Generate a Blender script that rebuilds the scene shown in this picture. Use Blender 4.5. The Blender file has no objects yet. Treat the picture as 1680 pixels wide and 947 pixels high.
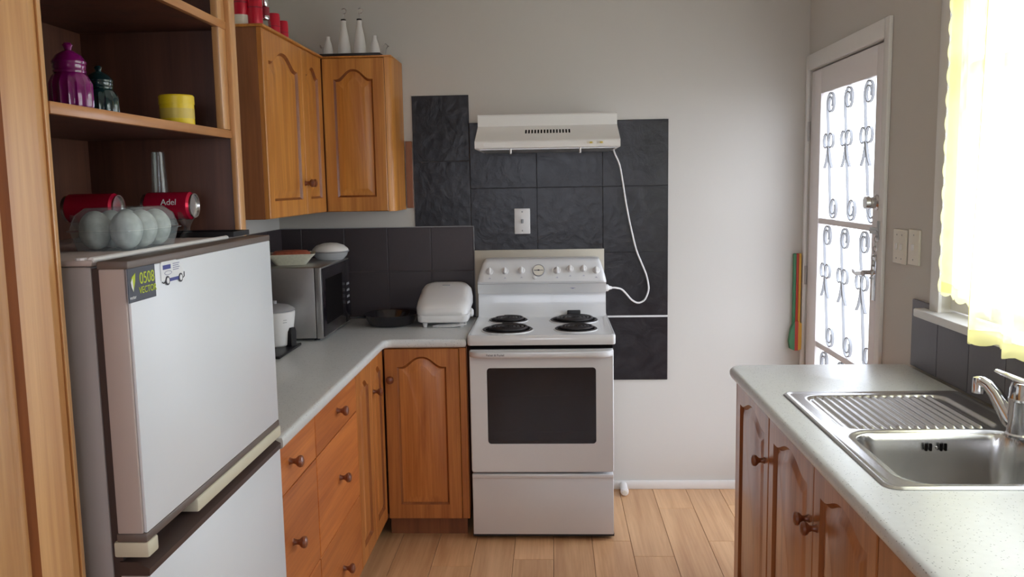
import bpy, bmesh, math, random
from mathutils import Vector, Matrix
from mathutils.geometry import tessellate_polygon
random.seed(4)
SC = bpy.context.scene
COL = SC.collection
PI = math.pi
# ------------------------------------------------------------------ camera
cam_d = bpy.data.cameras.new('camera'); cam = bpy.data.objects.new('camera', cam_d); COL.objects.link(cam)
cam_d.sensor_width = 36.0; cam_d.lens = 36.0 * 1420.0 / 1680.0; cam_d.clip_start = 0.02
Rm = [(0.9988191, -0.01171101, -0.04715148), (0.04538992, -0.12115617, 0.99159515), (-0.01732528, -0.99256437, -0.12048153)]
cam.matrix_world = Matrix(((Rm[0][0], -Rm[0][1], -Rm[0][2], 0), (Rm[1][0], -Rm[1][1], -Rm[1][2], 0),
                           (Rm[2][0], -Rm[2][1], -Rm[2][2], 1.558), (0, 0, 0, 1)))
SC.camera = cam
# ------------------------------------------------------------------ sky and exposure
SKY = 7.8
world = bpy.data.worlds.new('overcast_sky'); SC.world = world; world.use_nodes = True
wn = world.node_tree.nodes; wn['Background'].inputs[0].default_value = (0.87, 0.925, 1.06, 1); wn['Background'].inputs[1].default_value = SKY
SC.view_settings.view_transform = 'Standard'; SC.view_settings.look = 'None'
SC.view_settings.exposure = 0.0; SC.view_settings.gamma = 1.0; SC.view_settings.use_curve_mapping = False
SC.cycles.use_denoising = True
SC.cycles.max_bounces = 12; SC.cycles.diffuse_bounces = 6; SC.cycles.glossy_bounces = 4; SC.cycles.transparent_max_bounces = 16
SC.cycles.sample_clamp_indirect = 8.0
# room: x -1.366 .. 1.235, y -2.4 .. 4.29, z 0 .. 2.5
XL, XR, YB, YF, ZC = -1.366, 1.235, 4.29, -2.4, 2.52
def portal(name, loc, rot, sx, sy):
    l = bpy.data.lights.new(name, 'AREA'); l.shape = 'RECTANGLE'; l.size = sx; l.size_y = sy
    l.cycles.is_portal = True
    o = bpy.data.objects.new(name, l); COL.objects.link(o); o.location = loc; o.rotation_euler = rot
WIN_Y0, WIN_Y1, WIN_Z0, WIN_Z1 = 0.75, 2.79, 1.135, 2.16
portal('window_daylight', (1.36, (WIN_Y0+WIN_Y1)/2, (WIN_Z0+WIN_Z1)/2), (0, PI/2, 0), WIN_Z1-WIN_Z0, WIN_Y1-WIN_Y0)
portal('door_daylight', (1.36, 3.765, 1.05), (0, PI/2, 0), 1.9, 0.75)
RW = (-0.80, 0.80, 1.05, 2.10)
portal('rear_window_daylight', ((RW[0]+RW[1])/2, YF-0.13, (RW[2]+RW[3])/2), (PI/2, 0, 0), RW[1]-RW[0], RW[3]-RW[2])

# ------------------------------------------------------------------ materials
def srgb(r, g, b):
    f = lambda c: (c/255/12.92) if c/255 <= 0.04045 else ((c/255+0.055)/1.055)**2.4
    return (f(r), f(g), f(b), 1)
def newmat(name):
    m = bpy.data.materials.new(name); m.use_nodes = True
    nt = m.node_tree; return m, nt, nt.nodes, nt.links, nt.nodes['Principled BSDF']
def plain(name, col, rough=0.5, metal=0.0, spec=0.5, noise=0.04, nscale=30, bump=0.0, bscale=200, coat=0.0):
    m, nt, N, L, p = newmat(name)
    p.inputs['Roughness'].default_value = rough; p.inputs['Metallic'].default_value = metal
    p.inputs['Specular IOR Level'].default_value = spec; p.inputs['Coat Weight'].default_value = coat
    tc = N.new('ShaderNodeTexCoord'); nz = N.new('ShaderNodeTexNoise'); nz.inputs['Scale'].default_value = nscale; nz.inputs['Detail'].default_value = 4
    L.new(tc.outputs['Object'], nz.inputs['Vector'])
    mx = N.new('ShaderNodeMix'); mx.data_type = 'RGBA'
    c = col; mx.inputs['A'].default_value = (c[0]*(1-noise), c[1]*(1-noise), c[2]*(1-noise), 1)
    mx.inputs['B'].default_value = (min(1, c[0]*(1+noise)), min(1, c[1]*(1+noise)), min(1, c[2]*(1+noise)), 1)
    L.new(nz.outputs['Fac'], mx.inputs['Factor']); L.new(mx.outputs['Result'], p.inputs['Base Color'])
    if bump > 0:
        n2 = N.new('ShaderNodeTexNoise'); n2.inputs['Scale'].default_value = bscale; n2.inputs['Detail'].default_value = 5
        L.new(tc.outputs['Object'], n2.inputs['Vector'])
        b = N.new('ShaderNodeBump'); b.inputs['Strength'].default_value = bump; b.inputs['Distance'].default_value = 0.004
        L.new(n2.outputs['Fac'], b.inputs['Height']); L.new(b.outputs['Normal'], p.inputs['Normal'])
    return m
def wood(name, dark, light, axis='z', rough=0.38, vary=0.25, coat=0.15):
    m, nt, N, L, p = newmat(name)
    p.inputs['Roughness'].default_value = rough; p.inputs['Coat Weight'].default_value = coat; p.inputs['Coat Roughness'].default_value = 0.25
    tc = N.new('ShaderNodeTexCoord'); oi = N.new('ShaderNodeObjectInfo')
    ad = N.new('ShaderNodeVectorMath'); ad.operation = 'ADD'
    sc = N.new('ShaderNodeVectorMath'); sc.operation = 'SCALE'; sc.inputs[0].default_value = (7.3, 5.1, 9.7)
    L.new(oi.outputs['Random'], sc.inputs['Scale']); L.new(tc.outputs['Object'], ad.inputs[0]); L.new(sc.outputs[0], ad.inputs[1])
    mp = N.new('ShaderNodeMapping'); s = {'x': (1.1, 16, 16), 'y': (16, 1.1, 16), 'z': (16, 16, 1.1)}[axis]
    mp.inputs['Scale'].default_value = s; L.new(ad.outputs[0], mp.inputs['Vector'])
    n1 = N.new('ShaderNodeTexNoise'); n1.inputs['Scale'].default_value = 1.0; n1.inputs['Detail'].default_value = 6; n1.inputs['Roughness'].default_value = 0.6; n1.inputs['Distortion'].default_value = 0.6
    L.new(mp.outputs[0], n1.inputs['Vector'])
    mp2 = N.new('ShaderNodeMapping'); mp2.inputs['Scale'].default_value = tuple(v*7 if v > 2 else v*2.5 for v in s); L.new(ad.outputs[0], mp2.inputs['Vector'])
    n2 = N.new('ShaderNodeTexNoise'); n2.inputs['Scale'].default_value = 1.0; n2.inputs['Detail'].default_value = 3; L.new(mp2.outputs[0], n2.inputs['Vector'])
    rp = N.new('ShaderNodeValToRGB'); rp.color_ramp.elements[0].position = 0.32; rp.color_ramp.elements[1].position = 0.68
    rp.color_ramp.elements[0].color = dark; rp.color_ramp.elements[1].color = light
    mxf = N.new('ShaderNodeMath'); mxf.operation = 'MULTIPLY_ADD'; mxf.inputs[1].default_value = 0.3
    sb = N.new('ShaderNodeMath'); sb.operation = 'MULTIPLY'; sb.inputs[1].default_value = 0.72
    L.new(n1.outputs['Fac'], sb.inputs[0]); L.new(n2.outputs['Fac'], mxf.inputs[0]); L.new(sb.outputs[0], mxf.inputs[2]); L.new(mxf.outputs[0], rp.inputs['Fac'])
    hs = N.new('ShaderNodeHueSaturation'); mr = N.new('ShaderNodeMapRange'); mr.inputs['To Min'].default_value = 1-vary/2; mr.inputs['To Max'].default_value = 1+vary/2
    L.new(oi.outputs['Random'], mr.inputs['Value']); L.new(mr.outputs[0], hs.inputs['Value']); L.new(rp.outputs['Color'], hs.inputs['Color'])
    L.new(hs.outputs['Color'], p.inputs['Base Color'])
    b = N.new('ShaderNodeBump'); b.inputs['Strength'].default_value = 0.08; b.inputs['Distance'].default_value = 0.002
    L.new(n2.outputs['Fac'], b.inputs['Height']); L.new(b.outputs['Normal'], p.inputs['Normal'])
    return m
def slate(name, c0, c1):
    m, nt, N, L, p = newmat(name); p.inputs['Roughness'].default_value = 0.28; p.inputs['Specular IOR Level'].default_value = 0.38
    tc = N.new('ShaderNodeTexCoord'); oi = N.new('ShaderNodeObjectInfo'); ad = N.new('ShaderNodeVectorMath'); ad.operation = 'ADD'
    sc = N.new('ShaderNodeVectorMath'); sc.operation = 'SCALE'; sc.inputs[0].default_value = (7.3, 5.1, 9.7); L.new(oi.outputs['Random'], sc.inputs['Scale'])
    L.new(tc.outputs['Object'], ad.inputs[0]); L.new(sc.outputs[0], ad.inputs[1])
    n1 = N.new('ShaderNodeTexNoise'); n1.inputs['Scale'].default_value = 11; n1.inputs['Detail'].default_value = 8; n1.inputs['Roughness'].default_value = 0.62; n1.inputs['Distortion'].default_value = 1.2
    L.new(ad.outputs[0], n1.inputs['Vector'])
    rp = N.new('ShaderNodeValToRGB'); rp.color_ramp.elements[0].color = c0; rp.color_ramp.elements[1].color = c1; rp.color_ramp.elements[0].position = 0.35; rp.color_ramp.elements[1].position = 0.68
    L.new(n1.outputs['Fac'], rp.inputs['Fac']); L.new(rp.outputs['Color'], p.inputs['Base Color'])
    n2 = N.new('ShaderNodeTexVoronoi'); n2.inputs['Scale'].default_value = 26; L.new(ad.outputs[0], n2.inputs['Vector'])
    mu = N.new('ShaderNodeMath'); mu.operation = 'MULTIPLY_ADD'; mu.inputs[1].default_value = 0.35; L.new(n2.outputs['Distance'], mu.inputs[0]); L.new(n1.outputs['Fac'], mu.inputs[2])
    b = N.new('ShaderNodeBump'); b.inputs['Strength'].default_value = 0.55; b.inputs['Distance'].default_value = 0.0035
    L.new(mu.outputs[0], b.inputs['Height']); L.new(b.outputs['Normal'], p.inputs['Normal'])
    return m
def speckle(name, base, rough=0.35):
    m, nt, N, L, p = newmat(name); p.inputs['Roughness'].default_value = rough; p.inputs['Coat Weight'].default_value = 0.3; p.inputs['Coat Roughness'].default_value = 0.3
    tc = N.new('ShaderNodeTexCoord')
    v = N.new('ShaderNodeTexVoronoi'); v.inputs['Scale'].default_value = 210; L.new(tc.outputs['Object'], v.inputs['Vector'])
    n = N.new('ShaderNodeTexNoise'); n.inputs['Scale'].default_value = 60; n.inputs['Detail'].default_value = 2; L.new(tc.outputs['Object'], n.inputs['Vector'])
    sp = N.new('ShaderNodeSeparateColor'); L.new(v.outputs['Color'], sp.inputs[0])
    g = N.new('ShaderNodeMath'); g.operation = 'GREATER_THAN'; g.inputs[1].default_value = 0.83; L.new(sp.outputs[0], g.inputs[0])
    d = N.new('ShaderNodeMath'); d.operation = 'LESS_THAN'; d.inputs[1].default_value = 0.30; L.new(v.outputs['Distance'], d.inputs[0])
    mu = N.new('ShaderNodeMath'); mu.operation = 'MULTIPLY'; L.new(g.outputs[0], mu.inputs[0]); L.new(d.outputs[0], mu.inputs[1])
    m1 = N.new('ShaderNodeMix'); m1.data_type = 'RGBA'; m1.inputs['A'].default_value = tuple(c*0.93 for c in base[:3])+(1,); m1.inputs['B'].default_value = tuple(min(1, c*1.06) for c in base[:3])+(1,)
    L.new(n.outputs['Fac'], m1.inputs['Factor'])
    m2 = N.new('ShaderNodeMix'); m2.data_type = 'RGBA'; m2.inputs['B'].default_value = tuple(c*0.45 for c in base[:3])+(1,)
    L.new(m1.outputs['Result'], m2.inputs['A']); L.new(mu.outputs[0], m2.inputs['Factor']); L.new(m2.outputs['Result'], p.inputs['Base Color'])
    return m
def clear(name, tint=(1, 1, 1, 1), rough=0.02, body=0.0, bodycol=(1, 1, 1, 1), refl=1.45):
    m, nt, N, L, p = newmat(name); N.remove(p); out = N['Material Output']
    t = N.new('ShaderNodeBsdfTransparent'); t.inputs[0].default_value = tint
    g = N.new('ShaderNodeBsdfGlossy'); g.inputs['Roughness'].default_value = rough
    f = N.new('ShaderNodeFresnel'); ge = N.new('ShaderNodeNewGeometry'); io = N.new('ShaderNodeMix')   # same reflectance on both faces of a thin sheet
    io.inputs['A'].default_value = refl; io.inputs['B'].default_value = 1/refl; L.new(ge.outputs['Backfacing'], io.inputs['Factor']); L.new(io.outputs['Result'], f.inputs['IOR'])
    mx = N.new('ShaderNodeMixShader'); L.new(f.outputs[0], mx.inputs[0]); L.new(g.outputs[0], mx.inputs[2])
    if body > 0:
        d = N.new('ShaderNodeBsdfDiffuse'); d.inputs[0].default_value = bodycol
        mb = N.new('ShaderNodeMixShader'); mb.inputs[0].default_value = body; L.new(t.outputs[0], mb.inputs[1]); L.new(d.outputs[0], mb.inputs[2]); L.new(mb.outputs[0], mx.inputs[1])
    else:
        L.new(t.outputs[0], mx.inputs[1])
    L.new(mx.outputs[0], out.inputs['Surface']); return m
def fabric(name, col, transp=0.3):
    m, nt, N, L, p = newmat(name); N.remove(p); out = N['Material Output']
    t = N.new('ShaderNodeBsdfTransparent'); t.inputs[0].default_value = (1, 1, 0.97, 1)
    d = N.new('ShaderNodeBsdfDiffuse'); d.inputs[0].default_value = col
    tl = N.new('ShaderNodeBsdfTranslucent'); tl.inputs[0].default_value = col
    m1 = N.new('ShaderNodeMixShader'); m1.inputs[0].default_value = 0.6; L.new(d.outputs[0], m1.inputs[1]); L.new(tl.outputs[0], m1.inputs[2])
    tc = N.new('ShaderNodeTexCoord'); v = N.new('ShaderNodeTexVoronoi'); v.inputs['Scale'].default_value = 22; v.feature = 'SMOOTH_F1'; L.new(tc.outputs['Object'], v.inputs['Vector'])
    mr = N.new('ShaderNodeMapRange'); mr.inputs['From Max'].default_value = 0.7; mr.inputs['To Min'].default_value = transp*0.45; mr.inputs['To Max'].default_value = transp*1.4
    L.new(v.outputs['Distance'], mr.inputs['Value'])
    m2 = N.new('ShaderNodeMixShader'); L.new(mr.outputs[0], m2.inputs[0]); L.new(m1.outputs[0], m2.inputs[1]); L.new(t.outputs[0], m2.inputs[2])
    L.new(m2.outputs[0], out.inputs['Surface']); return m

W_D, W_L = srgb(150, 82, 34), srgb(205, 134, 68)
M = {}
M['wood'] = wood('honey_wood', W_D, W_L, 'z')
M['wood_upper'] = wood('golden_wood', srgb(160, 92, 36), srgb(216, 150, 70), 'z', vary=0.15)
M['wood_pantry'] = wood('pale_golden_wood', srgb(176, 122, 74), srgb(214, 166, 112), 'z', vary=0.12, rough=0.3, coat=0.25)
M['wood_pantry_y'] = wood('pale_golden_wood_along', srgb(166, 108, 62), srgb(208, 152, 98), 'y', vary=0.12, rough=0.3, coat=0.25)
M['wood_right'] = wood('glossy_honey_wood', srgb(144, 84, 44), srgb(194, 130, 80), 'z', rough=0.28, coat=0.5, vary=0.12)
M['wood_y'] = wood('honey_wood_along_depth', srgb(158, 82, 36), srgb(208, 126, 62), 'y')
M['wood_x'] = wood('honey_wood_crosswise', srgb(140, 76, 34), srgb(190, 116, 56), 'x')
M['wood_dark'] = wood('dark_stained_board', srgb(74, 46, 38), srgb(104, 66, 50), 'z', rough=0.5, coat=0.0)
M['wood_side'] = wood('brown_end_panel', srgb(112, 66, 38), srgb(150, 92, 54), 'z', rough=0.45, coat=0.05)
M['wood_groove'] = wood('stained_moulding', srgb(112, 58, 24), srgb(156, 92, 44), 'z')
M['knob'] = wood('knob_wood', srgb(96, 46, 24), srgb(142, 78, 46), 'z', rough=0.3, coat=0.4, vary=0.1)
M['oak'] = wood('laminate_oak', srgb(186, 138, 96), srgb(222, 178, 132), 'y', rough=0.35, vary=0.16, coat=0.1)
M['wall'] = plain('painted_wall', srgb(201, 197, 190), 0.8, spec=0.2, noise=0.015, nscale=3, bump=0.03, bscale=150)
M['ceil'] = plain('painted_ceiling', srgb(242, 240, 236), 0.9, spec=0.2, noise=0.01)
M['trim'] = plain('white_gloss_paint', srgb(226, 224, 220), 0.35, noise=0.02)
M['door'] = plain('door_paint', srgb(234, 229, 228), 0.4, noise=0.02, nscale=6)
M['iron'] = plain('white_painted_iron', srgb(150, 151, 154), 0.4)
M['slate'] = slate('black_slate_tile', srgb(27, 25, 28), srgb(46, 44, 47))
M['tile'] = plain('charcoal_tile', srgb(66, 58, 60), 0.42, noise=0.12, nscale=7, bump=0.1, bscale=60)
M['grey_tile'] = plain('grey_tile', srgb(98, 94, 102), 0.4, noise=0.08, nscale=7, bump=0.08, bscale=60)
M['grout'] = plain('grey_grout', srgb(92, 86, 86), 0.9)
M['dark_grout'] = plain('dark_grout', srgb(60, 58, 60), 0.9)
M['white_grout'] = plain('white_grout', srgb(215, 213, 212), 0.8)
M['counter'] = speckle('speckled_laminate', srgb(214, 216, 215), 0.3)
M['enamel'] = plain('white_enamel', srgb(222, 222, 222), 0.22, noise=0.01, coat=0.3)
M['enamel_warm'] = plain('warm_white_enamel', srgb(218, 219, 220), 0.25, noise=0.01, coat=0.3)
M['hood'] = plain('off_white_enamel', srgb(232, 230, 226), 0.35, noise=0.01)
M['beige_metal'] = plain('beige_sheet_metal', srgb(196, 188, 172), 0.4, noise=0.05)
M['black'] = plain('black_plastic', srgb(24, 22, 24), 0.4)
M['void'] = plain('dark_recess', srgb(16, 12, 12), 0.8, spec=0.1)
M['dark_glass'] = clear('smoked_oven_glass', (0.42, 0.34, 0.34, 1), 0.1, body=0.3, bodycol=srgb(46, 34, 35), refl=1.5)
M['cavity'] = plain('oven_cavity', srgb(66, 52, 52), 0.45)
M['chrome'] = plain('chrome', (0.75, 0.75, 0.77, 1), 0.12, metal=1.0, noise=0.02)
M['steel'] = plain('brushed_steel', (0.62, 0.61, 0.60, 1), 0.27, metal=1.0, noise=0.06, nscale=120)
M['steel_dull'] = plain('dull_steel', (0.46, 0.45, 0.44, 1), 0.42, metal=1.0, noise=0.05, nscale=60)
M['coil'] = plain('burner_iron', srgb(58, 54, 54), 0.45, metal=0.3, noise=0.2, nscale=40)
M['fridge_front'] = plain('fridge_white', srgb(222, 226, 232), 0.3, noise=0.008, nscale=4)
M['fridge_side'] = plain('fridge_side_grey', srgb(168, 160, 156), 0.5, noise=0.02)
M['fridge_edge'] = plain('fridge_door_edge', srgb(186, 172, 166), 0.5, noise=0.02)
M['brown_trim'] = plain('brown_trim', srgb(104, 92, 86), 0.45)
M['brown_dark'] = plain('dark_brown_trim', srgb(66, 50, 46), 0.5)
M['beige_trim'] = plain('beige_handle', srgb(206, 200, 178), 0.5)
M['plastic'] = plain('white_plastic', srgb(228, 226, 224), 0.35, noise=0.01)
M['cream_plastic'] = plain('cream_plastic', srgb(226, 220, 206), 0.4, noise=0.01)
M['grey_plastic'] = plain('grey_plastic', srgb(150, 150, 152), 0.4)
M['red'] = plain('red_tin', srgb(196, 22, 50), 0.3, noise=0.05, metal=0.15)
M['red_can'] = plain('red_metal_can', srgb(206, 26, 66), 0.25, metal=0.45, noise=0.05)
M['maroon'] = plain('maroon_band', srgb(140, 28, 48), 0.35)
M['orange'] = plain('orange_red', srgb(226, 70, 40), 0.4)
M['yellow'] = plain('yellow_tin', srgb(226, 196, 30), 0.4, noise=0.05)
M['yellow_pale'] = plain('pale_yellow_print', srgb(206, 180, 80), 0.45)
M['purple'] = plain('purple_glass', srgb(118, 12, 96), 0.12, noise=0.1, coat=0.6)
M['teal'] = plain('dark_teal_glass', srgb(12, 44, 48), 0.12, noise=0.1, coat=0.6)
M['ceramic'] = plain('white_ceramic', srgb(226, 224, 220), 0.3, noise=0.01)
M['clear'] = clear('clear_plastic', (0.9, 0.94, 0.96, 1), 0.05, body=0.16, bodycol=(0.6, 0.7, 0.75, 1))
M['glass'] = clear('clear_glass', (0.97, 0.98, 0.98, 1), 0.01)
M['tumbler'] = clear('tumbler_glass', (0.92, 0.94, 0.94, 1), 0.03, body=0.03, bodycol=(0.8, 0.82, 0.82, 1))
M['sheen_glass'] = clear('painted_sheen_glass', (0.9, 0.92, 0.92, 1), 0.08, body=0.55, bodycol=(0.75, 0.76, 0.77, 1))  # whitish body colour stands in for white reflections on clear glass
M['pear'] = plain('pale_mottled_skin', srgb(208, 210, 202), 0.4, noise=0.5, nscale=60)
M['curtain'] = fabric('sheer_yellow_fabric', (0.97, 0.945, 0.68, 1), 0.45)
M['hem'] = fabric('yellow_hem_fabric', (0.95, 0.88, 0.40, 1), 0.15)
M['green'] = plain('green_paint', srgb(70, 130, 90), 0.5)
M['red_paint'] = plain('red_paint', srgb(190, 62, 48), 0.5)
M['yellow_paint'] = plain('yellow_paint', srgb(226, 176, 70), 0.5)
M['lime'] = plain('lime_print', srgb(190, 206, 40), 0.5)
M['sticker'] = plain('slate_print', srgb(66, 70, 82), 0.45)
M['white_print'] = plain('white_print', srgb(228, 230, 234), 0.5)
M['navy'] = plain('navy_print', srgb(58, 66, 140), 0.5)
M['grey_print'] = plain('grey_print', srgb(150, 152, 178), 0.5)
M['ink'] = plain('black_ink', srgb(50, 50, 60), 0.5)
M['dark_pan'] = plain('nonstick_black', srgb(26, 22, 28), 0.22, coat=0.4)
M['red_food'] = plain('red_print_paper', srgb(176, 96, 72), 0.6, noise=0.5, nscale=60)
M['paper'] = plain('patterned_paper', srgb(216, 214, 194), 0.6, noise=0.2, nscale=90)
M['patio'] = plain('patio_concrete', srgb(190, 188, 182), 0.9, noise=0.06, nscale=4)

# ------------------------------------------------------------------ geometry helpers
class B:
    def __init__(s, mat=None): s.bm = bmesh.new(); s.X = mat
    def v(s, p):
        p = Vector(p); return s.bm.verts.new(s.X @ p if s.X else p)
    def f(s, vs):
        try: return s.bm.faces.new(vs)
        except ValueError: return None
    def box(s, x0, x1, y0, y1, z0, z1, bev=0.0, seg=2):
        V = [s.v((x, y, z)) for x in (x0, x1) for y in (y0, y1) for z in (z0, z1)]
        F = [s.f([V[i] for i in q]) for q in ((0, 1, 3, 2), (4, 6, 7, 5), (0, 4, 5, 1), (2, 3, 7, 6), (0, 2, 6, 4), (1, 5, 7, 3))]
        if bev > 0:
            es = list({e for f in F for e in f.edges})
            bmesh.ops.bevel(s.bm, geom=es, offset=bev, segments=seg, affect='EDGES', profile=0.5)
        return s
    def loft(s, loops, cap0=True, cap1=True, closed=True):
        R = [[s.v(p) for p in lp] for lp in loops]
        n = len(R[0])
        for a, b in zip(R, R[1:]):
            for i in range(n if closed else n-1):
                j = (i+1) % n; s.f([a[i], a[j], b[j], b[i]])
        if cap0: s.f(list(reversed(R[0])))
        if cap1: s.f(R[-1])
        return s
    def lathe(s, prof, c=(0, 0, 0), axis='z', n=24, cap0=True, cap1=True, rib=None):
        ax = {'z': (Vector((1, 0, 0)), Vector((0, 1, 0)), Vector((0, 0, 1))), 'x': (Vector((0, 1, 0)), Vector((0, 0, 1)), Vector((1, 0, 0))),
              'y': (Vector((0, 0, 1)), Vector((1, 0, 0)), Vector((0, 1, 0)))}[axis] if isinstance(axis, str) else axis
        c = Vector(c); loops = []
        for q in prof:
            r, h = q[0], q[1]; lp = []
            for i in range(n):
                a = 2*PI*i/n; rr = r*(1+(rib(a, h) if rib else 0))
                lp.append(c+ax[0]*(rr*math.cos(a))+ax[1]*(rr*math.sin(a))+ax[2]*h)
            loops.append(lp)
        return s.loft(loops, cap0, cap1)
    def tube(s, pts, r, n=8, sec=None, up=None, closed=False):
        P = [Vector(p) for p in pts]; k = len(P); loops = []
        u = None
        for i in range(k):
            if closed: t = P[(i+1) % k]-P[i-1]
            else: t = P[min(i+1, k-1)]-P[max(i-1, 0)]
            t.normalize()
            if up is not None: a = Vector(up); a = a-t*a.dot(t)
            elif u is None:
                a = Vector((0, 0, 1)) if abs(t.z) < 0.9 else Vector((1, 0, 0)); a = a-t*a.dot(t)
            else: a = u-t*u.dot(t)
            a.normalize(); u = a; b = t.cross(a)
            rr = r[i] if isinstance(r, (list, tuple)) else r
            if sec: loops.append([P[i]+a*(p[0]*rr)+b*(p[1]*rr) for p in sec])
            else: loops.append([P[i]+a*(rr*math.cos(2*PI*j/n))+b*(rr*math.sin(2*PI*j/n)) for j in range(n)])
        if closed: loops.append(loops[0]); return s.loft(loops, False, False)
        return s.loft(loops)
    def prism(s, poly, a, b, mapf):
        return s.loft([[mapf(p, a) for p in poly], [mapf(p, b) for p in poly]])
    def grid(s, nu, nv, fn):
        V = [[s.v(fn(i/(nu-1), j/(nv-1))) for j in range(nv)] for i in range(nu)]
        for i in range(nu-1):
            for j in range(nv-1): s.f([V[i][j], V[i+1][j], V[i+1][j+1], V[i][j+1]])
        return s
ORI = {}
def fin(o, me, smooth):
    if smooth:
        me.polygons.foreach_set('use_smooth', [True]*len(me.polygons))
        me.set_sharp_from_angle(angle=math.radians(smooth if smooth > 1 else 35))
def mk(name, b, mat, parent=None, smooth=35, kind=None, label=None, origin=None):
    bm = b.bm
    bmesh.ops.recalc_face_normals(bm, faces=bm.faces[:])
    if parent is not None: og = ORI[parent.name]
    elif origin is not None: og = Vector(origin)
    else:
        xs = [v.co for v in bm.verts]
        lo = Vector([min(c[i] for c in xs) for i in range(3)]); hi = Vector([max(c[i] for c in xs) for i in range(3)])
        og = Vector(((lo.x+hi.x)/2, (lo.y+hi.y)/2, lo.z))
    for v in bm.verts: v.co -= og
    me = bpy.data.meshes.new(name); bm.to_mesh(me); bm.free()
    fin(None, me, smooth)
    me.materials.append(M[mat] if isinstance(mat, str) else mat)
    o = bpy.data.objects.new(name, me); COL.objects.link(o); ORI[o.name] = og
    if parent is not None: o.parent = parent
    else: o.location = og
    if kind: o['kind'] = kind
    if label: o['label'] = label
    return o
def tag(o, label, cat, group=None):
    o['label'] = label; o['category'] = cat
    if group: o['group'] = group
    return o
def thing(name, label, cat, loc, group=None):
    o = bpy.data.objects.new(name, None); COL.objects.link(o); o.location = loc; o.empty_display_size = 0.05; ORI[o.name] = Vector(loc)
    return tag(o, label, cat, group)
def piece(src, name, parent, off):
    c = src.copy(); c.name = name; COL.objects.link(c); c.parent = parent; c.location = off; ORI[c.name] = ORI[src.name]; return c
def text(name, body, size, mat4, mat, parent, depth=0.0004):
    cu = bpy.data.curves.new(name, 'FONT'); cu.body = body; cu.size = size; cu.extrude = depth; cu.align_x = 'CENTER'; cu.align_y = 'CENTER'
    t = bpy.data.objects.new(name+'_tmp', cu); COL.objects.link(t)
    dg = bpy.context.evaluated_depsgraph_get(); dg.update()
    me = bpy.data.meshes.new_from_object(t.evaluated_get(dg)); bpy.data.objects.remove(t)
    b = B(mat4); tmp = bmesh.new(); tmp.from_mesh(me); vm = {v.index: b.v(v.co) for v in tmp.verts}
    for f in tmp.faces: b.f([vm[v.index] for v in f.verts])
    tmp.free(); bpy.data.meshes.remove(me)
    return mk(name, b, mat, parent, smooth=0)
def frame(o, U, V, Wd):
    m = Matrix.Identity(4)
    for i, a in enumerate((U, V, Wd)):
        for j in range(3): m[j][i] = a[j]
    for j in range(3): m[j][3] = o[j]
    return m
def face_x(x, y, z): return frame((x, y, z), (0, 1, 0), (0, 0, 1), (1, 0, 0))      # facing +x
def face_nx(x, y, z): return frame((x, y, z), (0, -1, 0), (0, 0, 1), (-1, 0, 0))   # facing -x
def face_ny(x, y, z): return frame((x, y, z), (1, 0, 0), (0, 0, 1), (0, -1, 0))    # facing -y
def rrect(w, h, r, n=5, cx=0, cy=0):
    P = []
    for (sx, sy, a0) in ((1, 1, 0), (-1, 1, PI/2), (-1, -1, PI), (1, -1, 1.5*PI)):
        for i in range(n+1):
            a = a0+PI/2*i/n; P.append((cx+sx*(w/2-r)+r*math.cos(a), cy+sy*(h/2-r)+r*math.sin(a)))
    return P
def inset(P, d):
    n = len(P); out = []
    area = sum(P[i][0]*P[(i+1) % n][1]-P[(i+1) % n][0]*P[i][1] for i in range(n)); sg = 1 if area > 0 else -1
    for i in range(n):
        a, b, c = Vector(P[i-1]), Vector(P[i]), Vector(P[(i+1) % n])
        e1 = (b-a).normalized(); e2 = (c-b).normalized()
        n1 = Vector((-e1.y, e1.x))*sg; n2 = Vector((-e2.y, e2.x))*sg
        m = n1+n2; m.normalize(); k = max(0.5, m.dot(n1)); q = b+m*(d/k); out.append((q.x, q.y))
    return out
KNOB = [(0.011, 0.0), (0.0085, 0.004), (0.007, 0.012), (0.009, 0.018), (0.0155, 0.024), (0.0175, 0.030), (0.0155, 0.036), (0.008, 0.0395), (0.0, 0.040)]
def add_knob(mat4, u, v, w, parent):
    b = B(mat4); b.lathe([(r, h) for r, h in KNOB[:-1]]+[(0.001, 0.040)], (u, v, w), 'z', 16)
    return mk('knob', b, 'knob', parent)
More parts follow.
